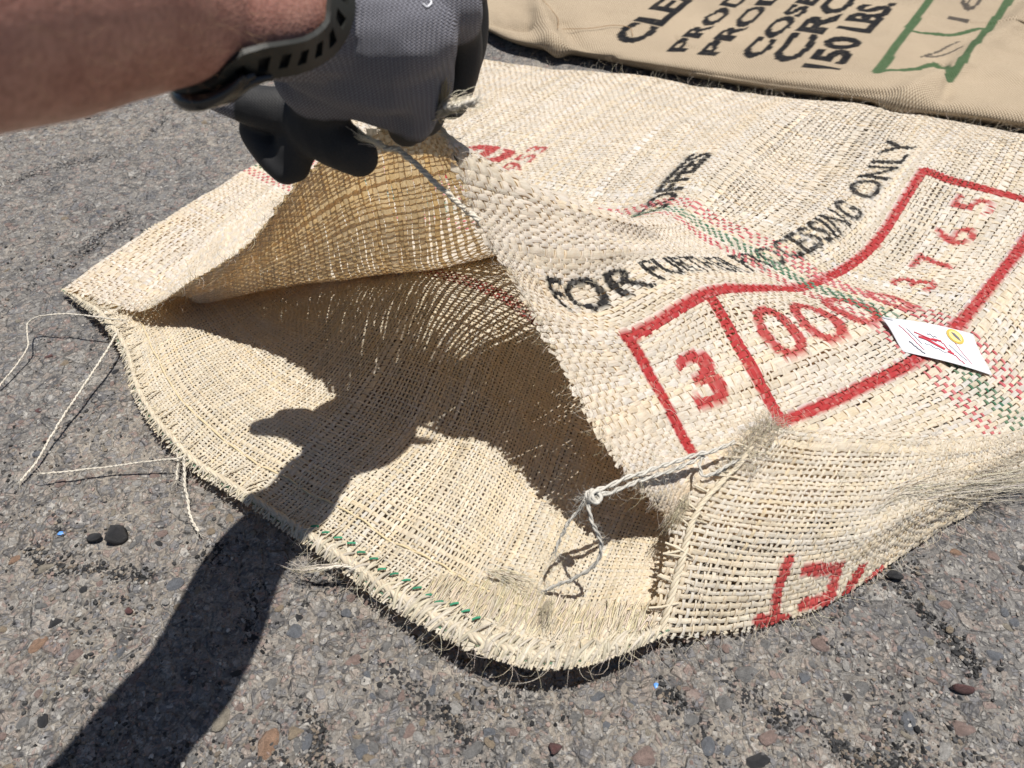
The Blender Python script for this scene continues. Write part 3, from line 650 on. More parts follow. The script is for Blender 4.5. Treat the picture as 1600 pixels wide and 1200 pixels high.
# brush-like fringe that stands on the hem at the front corner
fr = Tubes()
for _i in range(620):
    u = rng.uniform(.71, .985); v = rng.uniform(.03, .080) * (1 - .6 * abs((u - .85) / .14) ** 2) + .01
    p, d = edge_dir(S_lo, u, v, 0, .03); n = S_lo.nor(np.array([u]), np.array([v]))[0]
    dd = d + n * rng.uniform(.0, .16) + .12 * rng.normal(size=3); dd /= np.linalg.norm(dd); ln = rng.uniform(.007, .019); t_ = np.linspace(0, 1, 5)[:, None]
    fr.add(p + n * .001 + dd * ln * t_ + rng.normal(size=3) * .0008 * t_ ** 2, np.array([.8, 1, 1, .8, .35]) * rng.uniform(.0004, .0009), fcol() * np.array([.93, .89, .82]), 4, .5, n)
o = link('hem_fringe', fr.mesh('hem_fringe'), M_cord, sack); o['kind'] = 'stuff'
# hem roll and overcast stitches
hr = Tubes()
us = np.linspace(.015, .985, 260); v0 = .012
pp = S_lo.pos(us, np.full_like(us, v0)); nn = S_lo.nor(us, np.full_like(us, v0))
for kx in range(5):
    ph = kx / 5 * 6.28; rr = np.interp(us, [.0, .5, .62, .95, 1], [.0016, .0019, .0028, .0028, .0018]); ang = np.linspace(0, 130, 260) + ph
    dv = S_lo.pos(us, np.full_like(us, v0 + .01)) - pp; dv /= np.linalg.norm(dv, axis=1, keepdims=True)
    hr.add(pp + (np.cos(ang) * rr)[:, None] * dv * .8 + (np.sin(ang) * rr * .8 + .001)[:, None] * nn, .0008 + rr * .45 * (1 + .4 * rng.normal(size=260)).clip(.4, 1.6), np.array([CREAM * np.array([.92, .87, .78])] * 260) * rng.uniform(.8, 1.08, (260, 1)), 5)
for _i in range(330):
    u = rng.uniform(.02, .985); big = np.interp(u, [0, .5, .65, .95, 1], [.7, .8, 1.25, 1.25, .8]); vv = np.linspace(-.007, .026 * big + rng.uniform(-.010, .008), 7); uu = u + vv * rng.uniform(-.35, .5)
    p = S_lo.pos(uu, vv); n = S_lo.nor(np.clip(uu, 0, 1), np.clip(vv, 0, 1)); hr.add(p + n * (np.sin(np.linspace(-.5, math.pi - .2, 7)) * .0032 * big + .0004 + rng.uniform(-.0004, .0006))[:, None], np.array([.6, 1, 1.1, 1.1, 1, .9, .5]) * rng.uniform(.0005, .0012) * big, CREAM * rng.uniform(.66, .98) * np.array([1, .98, rng.uniform(.85, .98)]), 5)
link('hem_roll', hr.mesh('hem_roll'), M_cord, sack)['kind'] = 'stuff'
STITCH = CREAM * np.array([.95, .90, .80])
for i, u in enumerate(np.linspace(.06, .97, 74)):
    tb = Tubes(); u = u + rng.uniform(-.003, .003); vv = np.linspace(-.010, .045 + rng.uniform(-.02, .02), 12); uu = u + vv * rng.uniform(-.05, .22)
    p = S_lo.pos(uu, vv); n = S_lo.nor(uu, vv); arch = np.sin(np.linspace(0, math.pi, 12)) * .0028
    tb.add(p + n * (arch + .0006)[:, None], .00062 * (1 + .2 * rng.normal(size=12)).clip(.6, 1.4), STITCH * rng.uniform(.85, 1.1), 5)
    o = link('stitch', tb.mesh('stitch'), M_cord, sack)
g0, g1 = S_lo.uv_at(470, 838)[0], S_lo.uv_at(745, 962)[0]
for u in np.linspace(g0, g1, 15):
    tb = Tubes(); uu = np.linspace(u, u + .0062, 6); vv = np.full(6, .030 + rng.uniform(-.004, .006)) + np.linspace(0, .008, 6); p = S_lo.pos(uu, vv); n = S_lo.nor(uu, vv)
    tb.add(p + n * (.0030 + .0008 * np.sin(np.linspace(0, math.pi, 6)))[:, None], .0009, np.array(GREEN) * rng.uniform(.8, 1.3), 5); link('green_stitch', tb.mesh('green_stitch'), M_cord, sack)
# long running stitch parallel to the hem
tb = Tubes(); uu = np.linspace(.10, .975, 400); vv = .082 + .006 * vnoise(uu * 30, uu * 0, 3); p = S_lo.pos(uu, vv); n = S_lo.nor(uu, vv)
tb.add(p + n * (.0006 + .0010 * np.sin(np.arange(400) * .55))[:, None], .0010, np.array([CREAM * np.array([.98, .88, .66])] * 400), 5)
link('running_stitch', tb.mesh('running_stitch'), M_cord, sack)
# stitched seam on the open end of the side panel
tb = Tubes(); vv = np.linspace(.30, .99, 160); p = S_pa.pos(np.full_like(vv, .022), vv); n = S_pa.nor(np.full_like(vv, .022), vv)
for ph in (0, 2.1, 4.2):
    tb.add(p + n * (.0025 + .0014 * np.sin(np.arange(160) * .35 + ph))[:, None] + np.array([1, .3, 0]) * (.0018 * np.cos(np.arange(160) * .35 + ph))[:, None], .0014, STITCH, 5)
link('seam_cord', tb.mesh('seam_cord'), M_cord, sack)
for i, v in enumerate(np.sort(rng.uniform(.28, .97, 15))):
    tb = Tubes(); uu = np.linspace(-.010, .030 + rng.uniform(-.012, .016), 10); vv = v + (uu * rng.uniform(-.8, 1.2)); p = S_pa.pos(uu, vv); n = S_pa.nor(np.clip(uu, 0, 1), vv)
    tb.add(p + n * (.001 + .0030 * np.sin(np.linspace(0, math.pi, 10)))[:, None], .0009, STITCH * rng.uniform(.9, 1.1), 5); link('seam_stitch', tb.mesh('seam_stitch'), M_cord, sack)
# frayed tufts
def tuft(name, pts, n, spread, r0, length=None, col=None):
    t = Tubes(); c = spline(pts, 14)
    for _k in range(n):
        off_ = rng.normal(size=3) * spread; s = np.linspace(.25, 1, 14)[:, None]; q = c + off_ * s + np.cumsum(rng.normal(size=(14, 3)), 0) * spread * .16
        i0 = rng.integers(0, 5); i1 = rng.integers(9, 15); q = q[i0:i1]; q[:, 2] = np.maximum(q[:, 2], .001)
        t.add(q, np.linspace(r0, r0 * .4, len(q)), fcol() * (1 if col is None else col), 3)
    o = link(name, t.mesh(name), M_fuzz, sack); o['kind'] = 'stuff'
Z = at_z
tuft('frayed_tuft', [Z(1362, 800, .036), Z(1400, 770, .042), Z(1470, 757, .036), Z(1560, 745, .024), Z(1640, 735, .012)], 260, .0095, .00020, None, np.array([.92, .93, .95]))
ft = Tubes()
for _i in range(620):
    v = .10 + .28 * rng.random() ** 1.2; u = abs(rng.normal()) * .03; p = S_pa.pos(np.array([u]), np.array([v]))[0]; n = S_pa.nor(np.array([u]), np.array([v]))[0]
    wisp(p, n * .5 + .8 * rng.normal(size=3) + np.array([-.5, -.3, 0]), rng.uniform(.005, .017), rng.uniform(.00012, .0003), fcol() * np.array([.8, .79, .77]), .4, 6, ft)
o = link('frayed_tuft', ft.mesh('frayed_tuft'), M_fuzz, sack); o['kind'] = 'stuff'
tuft('frayed_tuft', [Z(1075, 770, .07), Z(1060, 800, .066), Z(1040, 830, .06)], 60, .004, .00022, None, np.array([.7, .68, .62]))
tuft('frayed_tuft', [Z(860, 935, .034), Z(850, 960, .034), Z(852, 985, .034)], 45, .0035, .0002, None, np.array([.7, .68, .62]))
tuft('frayed_tuft', [Z(760, 890, .032), Z(800, 905, .032), Z(850, 925, .034)], 34, .005, .0003, None, np.array([.95, .94, .9]))
tuft('frayed_tuft', [Z(540, 882, .018), Z(500, 888, .018), Z(470, 890, .014), Z(440, 880, .008)], 16, .0026, .0003)
# twisted cords
def cord(name, pts, r, n=60, col=None, twist=900, strands=3, label=None):
    t = Tubes(); c = spline(pts, n); L_ = np.r_[0, np.cumsum(np.linalg.norm(np.diff(c, axis=0), axis=1))]
    T = np.gradient(c, axis=0); T /= np.linalg.norm(T, axis=1, keepdims=True); b = np.cross(T, [0, 0, 1.0]); b /= np.linalg.norm(b, axis=1, keepdims=True) + 1e-9; nn = np.cross(b, T)
    wv = np.cumsum(rng.normal(size=(n, 3)), 0) * r * .16; c = c + wv - np.linspace(0, 1, n)[:, None] * wv[-1]
    cc = CREAM * 1.08 if col is None else np.asarray(col)
    for k in range(strands):
        a = L_ * twist + k * 6.28 / strands
        t.add(c + (np.cos(a)[:, None] * b + np.sin(a)[:, None] * nn) * r * .55, r * .62 * (1 + .12 * rng.normal(size=n)).clip(.7, 1.3), cc * rng.uniform(.9, 1.08), 5)
    for k in range(n * 2):
        i = rng.integers(0, n); wisp(c[i], T[i] * rng.choice([-1, 1]) + .8 * rng.normal(size=3), rng.uniform(.003, .009), .00012, cc, .4, 4, t)
    for k in range(9): wisp(c[-1], T[-1] + .45 * rng.normal(size=3), rng.uniform(.006, .014), .00022, cc, .3, 5, t)
    o = link(name, t.mesh(name), M_cord, sack)
    if label: o['label'] = label
    return o
GREY = CREAM * np.array([.92, .95, 1.0])
cord('drawcord', [Z(1150, 690, .074), Z(1100, 708, .082), Z(1030, 728, .092), Z(975, 748, .1), Z(918, 772, .105)], .0017, 60, GREY, 260, 2, 'knotted pale grey drawcord')
cord('drawcord', [Z(1100, 712, .080), Z(1040, 736, .088), Z(985, 756, .096), Z(950, 770, .103), Z(915, 778, .104)], .0016, 60, GREY, 260, 2)
cord('drawcord', [Z(918, 776, .104), Z(905, 800, .095), Z(885, 825, .085), Z(868, 860, .07)], .0012, 40, GREY * .92, 400, 2)
cord('drawcord', [Z(916, 776, .104), Z(925, 815, .095), Z(938, 850, .08), Z(932, 880, .066), Z(900, 905, .05), Z(855, 922, .034)], .0014, 60, GREY * .95, 400, 2)
cord('drawcord', [Z(1098, 712, .08), Z(1092, 728, .078), Z(1098, 742, .077), Z(1115, 738, .078), Z(1150, 720, .076)], .0013, 30, GREY, 400, 2)
kn = Tubes()
kc = Z(922, 775, .105)
for k in range(4):
    a = np.linspace(0, 6.28, 22); R1 = .0042 * rng.uniform(.75, 1.1); ax1 = rng.normal(size=3); ax1 /= np.linalg.norm(ax1); ax2 = np.cross(ax1, rng.normal(size=3)); ax2 /= np.linalg.norm(ax2)
    kn.add(kc + (np.cos(a)[:, None] * ax1 + np.sin(a)[:, None] * ax2) * R1 + np.array([1, -.3, .2]) * np.sin(a * .5)[:, None] * .004, .0015, GREY, 6)
link('knot', kn.mesh('knot'), M_cord, sack)
cord('loose_thread', [Z(195, 500, .022), Z(171, 498, .03), Z(92, 492, .03), Z(45, 505, .02), Z(42, 546, .012), Z(0, 602, .004), Z(-40, 640, .003)], .0009, 70, CREAM * 1.05, 700, 2)
cord('loose_thread', [Z(185, 515, .02), Z(172, 538, .022), Z(140, 590, .018), Z(96, 655, .012), Z(60, 715, .006), Z(32, 752, .003)], .0011, 70, CREAM * 1.08, 700, 2)
cord('loose_thread', [Z(290, 712, .016), Z(272, 717, .018), Z(220, 724, .014), Z(167, 731, .010), Z(110, 737, .012), Z(64, 740, .014)], .0009, 60, CREAM * 1.08, 700, 2)
cord('loose_thread', [Z(288, 712, .016), Z(288, 740, .010), Z(292, 790, .003), Z(300, 812, .003), Z(310, 832, .003)], .0013, 50, CREAM, 600, 2)
cord('loose_thread', [Z(278, 708, .016), Z(277, 728, .010), Z(276, 750, .004)], .0011, 26, CREAM, 600, 2)
cord('loose_thread', [Z(560, 890, .02), Z(535, 884, .022), Z(510, 886, .02), Z(480, 889, .014)], .0012, 40, CREAM * 1.05, 600, 2)
cord('loose_thread', [Z(748, 345, .236), Z(715, 318, .245), Z(672, 282, .258), Z(630, 242, .272), Z(598, 226, .280), Z(566, 214, .29)], .0018, 60, CREAM * 1.08, 500, 3)

# ------------------------------------------------------------------ the second sack behind
tan = empty('burlap_sack', tuple(at_z(1200, 100, 0)))
tag(tan, 'fine weave tan burlap sack with black lettering and a green box lying behind', 'sack')
edge = np.array([at_z(x, y, 0) for x, y in ((560, -20), (660, 22), (745, 52), (800, 78), (900, 96), (1000, 116), (1100, 134), (1200, 150), (1300, 162), (1370, 172), (1420, 186), (1500, 196), (1600, 212), (1760, 240), (2000, 280))])
dr = np.array([.57, .82, 0]); dr /= np.linalg.norm(dr)
rows = [(.020, .000), (.004, .010), (-.006, .020), (.002, .027), (.03, .029), (.10, .032), (.2, .034), (.35, .034), (.55, .034), (.75, .034), (.77, .004)]
P = np.array([[e + dr * a_ + np.array([0, 0, z_]) for a_, z_ in rows] for e in edge])
def tan_bump(U, V):
    b = .006 * fbm(U * 6, V * 4, 4, 91) + .0018 * fbm(U * 26, V * 20, 3, 93) + .006 * (.35 - np.abs(fbm(U * 7 + V * 3, V * 5, 3, 95))) * (fbm(U * 3, V * 3, 2, 96) > -.2)
    env = np.clip((V - .02) * 18, 0, 1)
    return b * (.25 + .75 * env)
S_ta = Surface(P, 460, 290, 2, tan_bump, floor=.0015)
# ridges and folds seen on it
def add_ridge(S, pts, width, height):
    uv = np.array([S.uv_at(*p) for p in pts]); U, V = np.meshgrid(np.linspace(0, 1, S.nu), np.linspace(0, 1, S.nv), indexing='ij')
    d = seg_dist(U * S.Lu, V * S.Lv, uv * np.array([S.Lu, S.Lv])); S.G = S.G + S.N * (height * np.exp(-(d / width) ** 2))[..., None]; S._n(); S.G[..., 2] = np.maximum(S.G[..., 2], .0015)
add_ridge(S_ta, [(1395, 172), (1440, 130), (1500, 100), (1600, 20), (1640, -20)], .022, .014)
add_ridge(S_ta, [(1470, 100), (1485, 125), (1478, 150)], .010, -.006)
add_ridge(S_ta, [(740, 25), (790, 32), (822, 38)], .012, -.010)
add_ridge(S_ta, [(838, 0), (850, 30), (862, 60), (870, 80)], .016, .016)
add_ridge(S_ta, [(880, 30), (900, 60), (950, 95)], .014, -.008)
add_ridge(S_ta, [(980, 104), (1100, 116), (1220, 136), (1330, 150), (1400, 148)], .0045, -.0035)
prt = Print(S_ta.Lu, S_ta.Lv, .001)
ut = S_ta.uv_at
def tline(txt, p0, p1, h, bold=.03):
    """line of letters: starts at pixel p0 and runs in the sack's own length direction"""
    a_ = ut(*p0); b_ = ut(*p1); prt.text(txt, a_, (a_[0], b_[1]), h, (.006, .006, .008), 1.0, bold)
tline('CLEAN', (975, 62), (1128, -40), .056, .045)
tline('PRODUCT', (1052, 76), (1240, -60), .031, .045)
tline('PRODUCE', (1100, 82), (1300, -70), .032, .045)
tline('COSECHA', (1168, 86), (1370, -70), .034, .045)
tline('CROP', (1218, 94), (1360, -40), .048, .045)
tline('150 LBS.', (1280, 102), (1425, 0), .058, .045)
gl = lambda *pts: [ut(*p) for p in pts]
GRN = (.028, .085, .032)
prt.line(gl((1368, 107), (1462, -20)), .015, GRN, .92); prt.line(gl((1482, 122), (1590, -20)), .015, GRN, .92)
prt.line(gl((1368, 107), (1430, 103), (1462, 95), (1472, 102), (1482, 122)), .011, GRN, .92); prt.line(gl((1430, 44), (1480, 50), (1535, 40)), .011, GRN, .92)
a_ = ut(1440, 82); b_ = ut(1462, 62); prt.line(gl((1438, 84), (1500, 60)), .004, BLACK, .85); prt.line(gl((1448, 84), (1502, 70)), .004, BLACK, .85)
prt.text('164', ut(1492, 28), (ut(1492, 28)[0], ut(1545, -30)[1]), .034, BLACK, .85, .0)
U, Vv = np.meshgrid(np.linspace(0, 1, S_ta.nu), np.linspace(0, 1, S_ta.nv), indexing='ij')
rgb, al = prt.look(U, Vv)
TAN = np.array([.375, .308, .228]); tcol = TAN * (1 + .09 * fbm(U * 11, Vv * 9, 4, 97))[..., None]
al = (al * np.clip(1.04 + .07 * rng.normal(size=al.shape), .7, 1))[..., None]; tcol = tcol * (1 - al) + rgb * al
idx = np.arange(S_ta.nu * S_ta.nv).reshape(S_ta.nu, S_ta.nv); F = np.stack([idx[:-1, :-1], idx[1:, :-1], idx[1:, 1:], idx[:-1, 1:]], -1).reshape(-1, 4)
m, N, L, B = mat_new('fine_burlap')
vc = node(N, 'ShaderNodeVertexColor', layer_name='Col'); uvn = N.new('ShaderNodeUVMap'); sx = N.new('ShaderNodeSeparateXYZ'); L.new(uvn.outputs[0], sx.inputs[0])
def sine(src, freq):
    a = node(N, 'ShaderNodeMath', operation='MULTIPLY'); L.new(src, a.inputs[0]); a.inputs[1].default_value = freq
    s_ = node(N, 'ShaderNodeMath', operation='SINE'); L.new(a.outputs[0], s_.inputs[0]); return s_.outputs[0]
q = node(N, 'ShaderNodeMath', operation='MULTIPLY'); L.new(sine(sx.outputs[0], 1500), q.inputs[0]); L.new(sine(sx.outputs[1], 1250), q.inputs[1])
nz = node(N, 'ShaderNodeTexNoise', Scale=380.0, Detail=3.0); L.new(uvn.outputs[0], nz.inputs['Vector'])
add = node(N, 'ShaderNodeMath', operation='MULTIPLY_ADD'); L.new(nz.outputs['Fac'], add.inputs[0]); add.inputs[1].default_value = 1.6; L.new(q.outputs[0], add.inputs[2])
mr = node(N, 'ShaderNodeMapRange'); L.new(add.outputs[0], mr.inputs[0]); mr.inputs[1].default_value = -.2; mr.inputs[2].default_value = 1.9
rr = ramp(N, L, mr.outputs[0], [(.15, (.52, .46, .37)), (.5, (.98, .97, .95)), (.85, (1.15, 1.14, 1.1))])
L.new(mixc(N, L, vc.outputs[0], rr.outputs[0], .85, 'MULTIPLY'), B.inputs['Base Color']); B.inputs['Roughness'].default_value = .85; B.inputs['Specular IOR Level'].default_value = .2
bp = node(N, 'ShaderNodeBump', Strength=.6, Distance=.0012); L.new(add.outputs[0], bp.inputs['Height']); L.new(bp.outputs[0], B.inputs['Normal'])
def local(V_, root): return V_ - np.array(root.location)
o = link('sack_cloth', np_mesh('sack_cloth', local(S_ta.G.reshape(-1, 3), tan), F, tcol.reshape(-1, 3), np.stack([U * S_ta.Lu, Vv * S_ta.Lv], -1).reshape(-1, 2)), m, tan)
tb = Tubes()
us = np.linspace(.02, .98, 700); vs_ = np.full_like(us, .028); p = S_ta.pos(us, vs_); n = S_ta.nor(us, vs_)
for i in range(0, 690, 2):
    q_ = np.array([p[i] - n[i] * .001, p[i] + n[i] * .0014 + dr * .002, p[i] + dr * .006 - n[i] * .0005]); tb.add(local(q_, tan), .0008, TAN * rng.uniform(.7, 1.05), 4)
link('edge_seam', tb.mesh('edge_seam'), M_cord, tan)['kind'] = 'stuff'
tb = Tubes()
for i in range(520):
    u = rng.uniform(.3, .98); p_, d_ = edge_dir(S_ta, u, .03, 0, -.02); wisp(local(p_, tan), d_ + .8 * rng.normal(size=3), rng.uniform(.006, .022), .00016, TAN * rng.uniform(.7, 1.3), .45, 5, tb)
for i in range(60):
    q_ = at_z(rng.uniform(1430, 1640), rng.uniform(196, 215), rng.uniform(.01, .03)); wisp(local(q_, tan), rng.normal(size=3), rng.uniform(.02, .04), .0002, TAN * 1.1, .5, 7, tb)
link('loose_fibres', tb.mesh('loose_fibres'), M_fuzz, tan)['kind'] = 'stuff'
for pts in ([(838, 2), (858, 14), (872, 26), (874, 36), (870, 50)], [(880, 38), (920, 42), (958, 38), (982, 42), (988, 56)]):
    tb = Tubes(); tb.add(local(spline([S_ta.pos(np.array([ut(*p)[0]]), np.array([ut(*p)[1]]))[0] + [0, 0, .004] for p in pts], 24), tan), .0005, TAN * np.array([.8, .6, .4]), 4); link('loose_thread', tb.mesh('loose_thread'), M_fuzz, tan)

# ------------------------------------------------------------------ paper tag
tagroot = empty('paper_tag', tuple(at_z(1465, 540, .03)))
tag(tagroot, 'white paper tag with red printing and a gold seal lying on the stripes', 'tag')
def simple(name, c, rough=.6, spec=.3):
    m, N, L, B = mat_new(name); B.inputs['Base Color'].default_value = (*c, 1); B.inputs['Roughness'].default_value = rough; B.inputs['Specular IOR Level'].default_value = spec; return m
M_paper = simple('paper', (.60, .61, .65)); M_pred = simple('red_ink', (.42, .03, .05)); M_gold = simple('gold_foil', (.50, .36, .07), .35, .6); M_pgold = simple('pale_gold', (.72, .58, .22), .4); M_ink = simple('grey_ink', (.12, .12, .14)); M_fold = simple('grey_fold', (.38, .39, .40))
def on_sack(px, py, up):
    q = S_up.uv_at(px, py); p = S_up.pos(np.array([q[0]]), np.array([q[1]]))[0]; return at_z(px, py, p[2] + up)
A_, B_, C_, D_, E_ = (on_sack(1376, 497, .004), on_sack(1520, 522, .002), on_sack(1556, 580, .002), on_sack(1546, 592, .002), on_sack(1412, 548, .002))
def card(s, t):
    """s along the long side, t across; slightly bowed"""
    top = A_ + (B_ - A_) * s; bot = E_ + (D_ + (C_ - D_) * .35 - E_) * s; p = top + (bot - top) * t
    return p + np.array([0, 0, .0018 * math.sin(math.pi * s) + .0012 * math.sin(5 * t + s * 3) + .0015 * (1 - t) * (1 - s)])
def card_patch(poly_st, lift): return [card(s, t) + np.array([0, 0, lift]) for s, t in poly_st]
tl = np.array(tagroot.location)
ns_, nt2 = 24, 16; Vt = np.array([[card(i / ns_, j / nt2) for j in range(nt2 + 1)] for i in range(ns_ + 1)])
Vt2 = Vt - np.array([0, 0, .0004]); n1 = (ns_ + 1) * (nt2 + 1); idx = np.arange(n1).reshape(ns_ + 1, nt2 + 1)
Fq = np.stack([idx[:-1, :-1], idx[:-1, 1:], idx[1:, 1:], idx[1:, :-1]], -1).reshape(-1, 4); bd = np.r_[idx[:-1, 0], idx[-1, :-1], idx[:0:-1, -1], idx[0, :0:-1]]
Fs = np.array([[a, b, b + n1, a + n1] for a, b in zip(bd, np.r_[bd[1:], bd[:1]])])
o = link('paper_sheet', np_mesh('paper_sheet', np.concatenate([Vt.reshape(-1, 3), Vt2.reshape(-1, 3)]) - tl, np.concatenate([Fq, Fq[:, ::-1] + n1, Fs])), M_paper, tagroot)
def printed(name, mat, strips, lift=.0004):
    t = Tubes()
    for pts, wd in strips:
        q_ = np.array(card_patch(pts, lift)) - tl; t.add(spline(q_, max(8, 3 * len(q_))) if len(q_) > 2 else np.linspace(q_[0], q_[1], 6), wd, (0, 0, 0), 6, .12)
    return link(name, t.mesh(name), mat, tagroot)
printed('red_figure', M_pred, [([(.27, .34), (.50, .46)], .0008), ([(.30, .44), (.38, .46), (.48, .55), (.56, .62)], .0016), ([(.40, .50), (.46, .42), (.56, .42)], .0012), ([(.58, .66), (.64, .70)], .0016)])
def wl(s0, t0, s1, t1, n, amp, ph=0): return [(s0 + (s1 - s0) * k / n, t0 + (t1 - t0) * k / n + amp * math.sin(k * 2.1 + ph)) for k in range(n + 1)]
printed('red_lettering', M_pred, [(wl(.13, .22, .29, .80, 14, .012), .0004), (wl(.55, .40, .70, .93, 12, .035), .0005), (wl(.72, .30, .80, .86, 6, .004), .00025)])
printed('black_lettering', M_ink, [(wl(.155, .63, .265, .92, 12, .018), .0007), (wl(.20, .28, .30, .62, 10, .008), .0003), (wl(.64, .45, .76, .80, 9, .008), .0003), (wl(.34, .58, .56, .72, 8, .02), .0003), (wl(.42, .30, .52, .36, 6, .03), .0003)])
def ell(c, rs, rt, n=28): return [(c[0] + rs * math.cos(2 * math.pi * k / n), c[1] + rt * math.sin(2 * math.pi * k / n)) for k in range(n)]
def disc(name, mat, c, rs, rt, lift):
    V_ = np.array(card_patch([c] + ell(c, rs, rt), lift)) - tl; F_ = np.array([[0, 1 + k, 1 + (k + 1) % 28] for k in range(28)]); return link(name, np_mesh(name, V_, F_), mat, tagroot)
disc('seal_rim', M_gold, (.76, .20), .095, .17, .0006); disc('seal_face', M_pgold, (.76, .20), .072, .13, .0009)
V_ = np.array(card_patch([(.72, .12), (.76, .13), (.80, .22), (.805, .30), (.77, .26), (.74, .20)], .0012)) - tl; link('seal_leaf', np_mesh('seal_leaf', V_, np.array([[0, 1, 2], [0, 2, 3], [0, 3, 4], [0, 4, 5]])), M_ink, tagroot)
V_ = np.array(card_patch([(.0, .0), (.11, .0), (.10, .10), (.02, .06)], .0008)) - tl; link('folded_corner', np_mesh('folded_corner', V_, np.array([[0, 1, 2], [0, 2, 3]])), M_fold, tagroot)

# ------------------------------------------------------------------ the person: forearm, glove, watch strap
person = empty('person', tuple(at_t(475, 20, .37)))
tag(person, 'person reaching in with a grey and black work glove and black watch strap', 'person')
pl0 = np.array(person.location)
T_ = at_t
arm_pts = np.array([T_(570, 55, .385), T_(510, 34, .365), T_(455, 20, .343), T_(390, 8, .318), T_(300, -12, .298), T_(180, -26, .264), T_(40, -38, .221), T_(-160, -50, .184), T_(-420, -60, .158)])
arm_pts = np.vstack([arm_pts, arm_pts[-1] + [-.045, -.10, .03], arm_pts[-1] + [-.08, -.20, .06], arm_pts[-1] + [-.085, -.28, .14], arm_pts[-1] + [-.06, -.36, .27]])
arm_r = np.array([.0265, .0270, .0275, .0288, .0326, .0372, .0400, .0405, .0405, .041, .043, .047, .053])
na, ka = 150, 48
c = spline(arm_pts, na); d_ = np.r_[0, np.cumsum(np.linalg.norm(np.diff(arm_pts, axis=0), axis=1))]; dl = np.r_[0, np.cumsum(np.linalg.norm(np.diff(c, axis=0), axis=1))]; dl *= d_[-1] / dl[-1]
rr_ = np.interp(dl, d_, arm_r)
T3 = np.gradient(c, axis=0); T3 /= np.linalg.norm(T3, axis=1, keepdims=True)
e_dn = -UP[None] - (T3 @ -UP)[:, None] * T3; e_dn /= np.linalg.norm(e_dn, axis=1, keepdims=True)      # screen-down
e_cam = np.cross(T3, e_dn); e_cam *= np.sign((e_cam @ -FW))[:, None]                                       # towards the camera
th = np.arange(ka) / ka * 2 * math.pi
def arm_surf(i_f, theta, extra=0.0):
    i_f = np.asarray(i_f, float); cc = np.stack([np.interp(i_f, np.arange(na), c[:, k]) for k in range(3)], -1)
    dn = np.stack([np.interp(i_f, np.arange(na), e_dn[:, k]) for k in range(3)], -1); cm = np.stack([np.interp(i_f, np.arange(na), e_cam[:, k]) for k in range(3)], -1)
    r_ = np.interp(i_f, np.arange(na), rr_) + extra
    return cc + (np.cos(theta) * r_ * 1.06)[..., None] * dn + (np.sin(theta) * r_ * .92)[..., None] * cm
II, TH = np.meshgrid(np.arange(na), th, indexing='ij')
bmp = .0003 * fbm(II * .08, np.cos(TH) * 1.5 + TH * .2, 3, 5) * np.ones_like(II)
AV = arm_surf(II, TH, bmp)
i = np.arange(na - 1)[:, None] * ka + np.arange(ka); j = np.arange(na - 1)[:, None] * ka + (np.arange(ka) + 1) % ka
AF = np.stack([i, i + ka, j + ka, j], -1).reshape(-1, 4)
m, N, L, B = mat_new('skin'); tc = N.new('ShaderNodeTexCoord')
n1_ = node(N, 'ShaderNodeTexNoise', Scale=42.0, Detail=6.0, Roughness=.7); L.new(tc.outputs['Object'], n1_.inputs['Vector']); n2_ = node(N, 'ShaderNodeTexNoise', Scale=420.0, Detail=3.0); L.new(tc.outputs['Object'], n2_.inputs['Vector'])
r1 = ramp(N, L, n1_.outputs['Fac'], [(.3, (.27, .115, .088)), (.5, (.345, .165, .128)), (.7, (.42, .22, .17))])
r2 = ramp(N, L, n2_.outputs['Fac'], [(.35, (.72, .66, .64)), (.6, (1.1, 1.1, 1.1))]); L.new(mixc(N, L, r1.outputs[0], r2.outputs[0], .8, 'MULTIPLY'), B.inputs['Base Color'])
B.inputs['Roughness'].default_value = .52; B.inputs['Subsurface Weight'].default_value = .12; B.inputs['Subsurface Radius'].default_value = (.006, .002, .001); B.inputs['Subsurface Scale'].default_value = .5
vw = node(N, 'ShaderNodeTexVoronoi', Scale=650.0); L.new(tc.outputs['Object'], vw.inputs['Vector'])
bp = node(N, 'ShaderNodeBump', Strength=.3, Distance=.0006); L.new(vw.outputs['Distance'], bp.inputs['Height']); L.new(bp.outputs[0], B.inputs['Normal']); M_skin = m
link('forearm', np_mesh('forearm', AV.reshape(-1, 3) - pl0, AF), M_skin, person)
ht = Tubes()
for k in range(420):
    i_f = rng.uniform(18, 75); t_ = rng.uniform(.35, 2.6); p_ = arm_surf(np.array([i_f]), np.array([t_]))[0]; nrm = p_ - arm_surf(np.array([i_f]), np.array([t_]), -.01)[0]; nrm /= np.linalg.norm(nrm)
    wisp(p_ - pl0, nrm * .5 - T3[int(i_f)] * .9 + .4 * rng.normal(size=3), rng.uniform(.006, .013), rng.uniform(.00003, .00006), np.array([.32, .21, .13]), .35, 5, ht)
o = link('arm_hair', ht.mesh('arm_hair'), M_fuzz, person); o['kind'] = 'stuff'

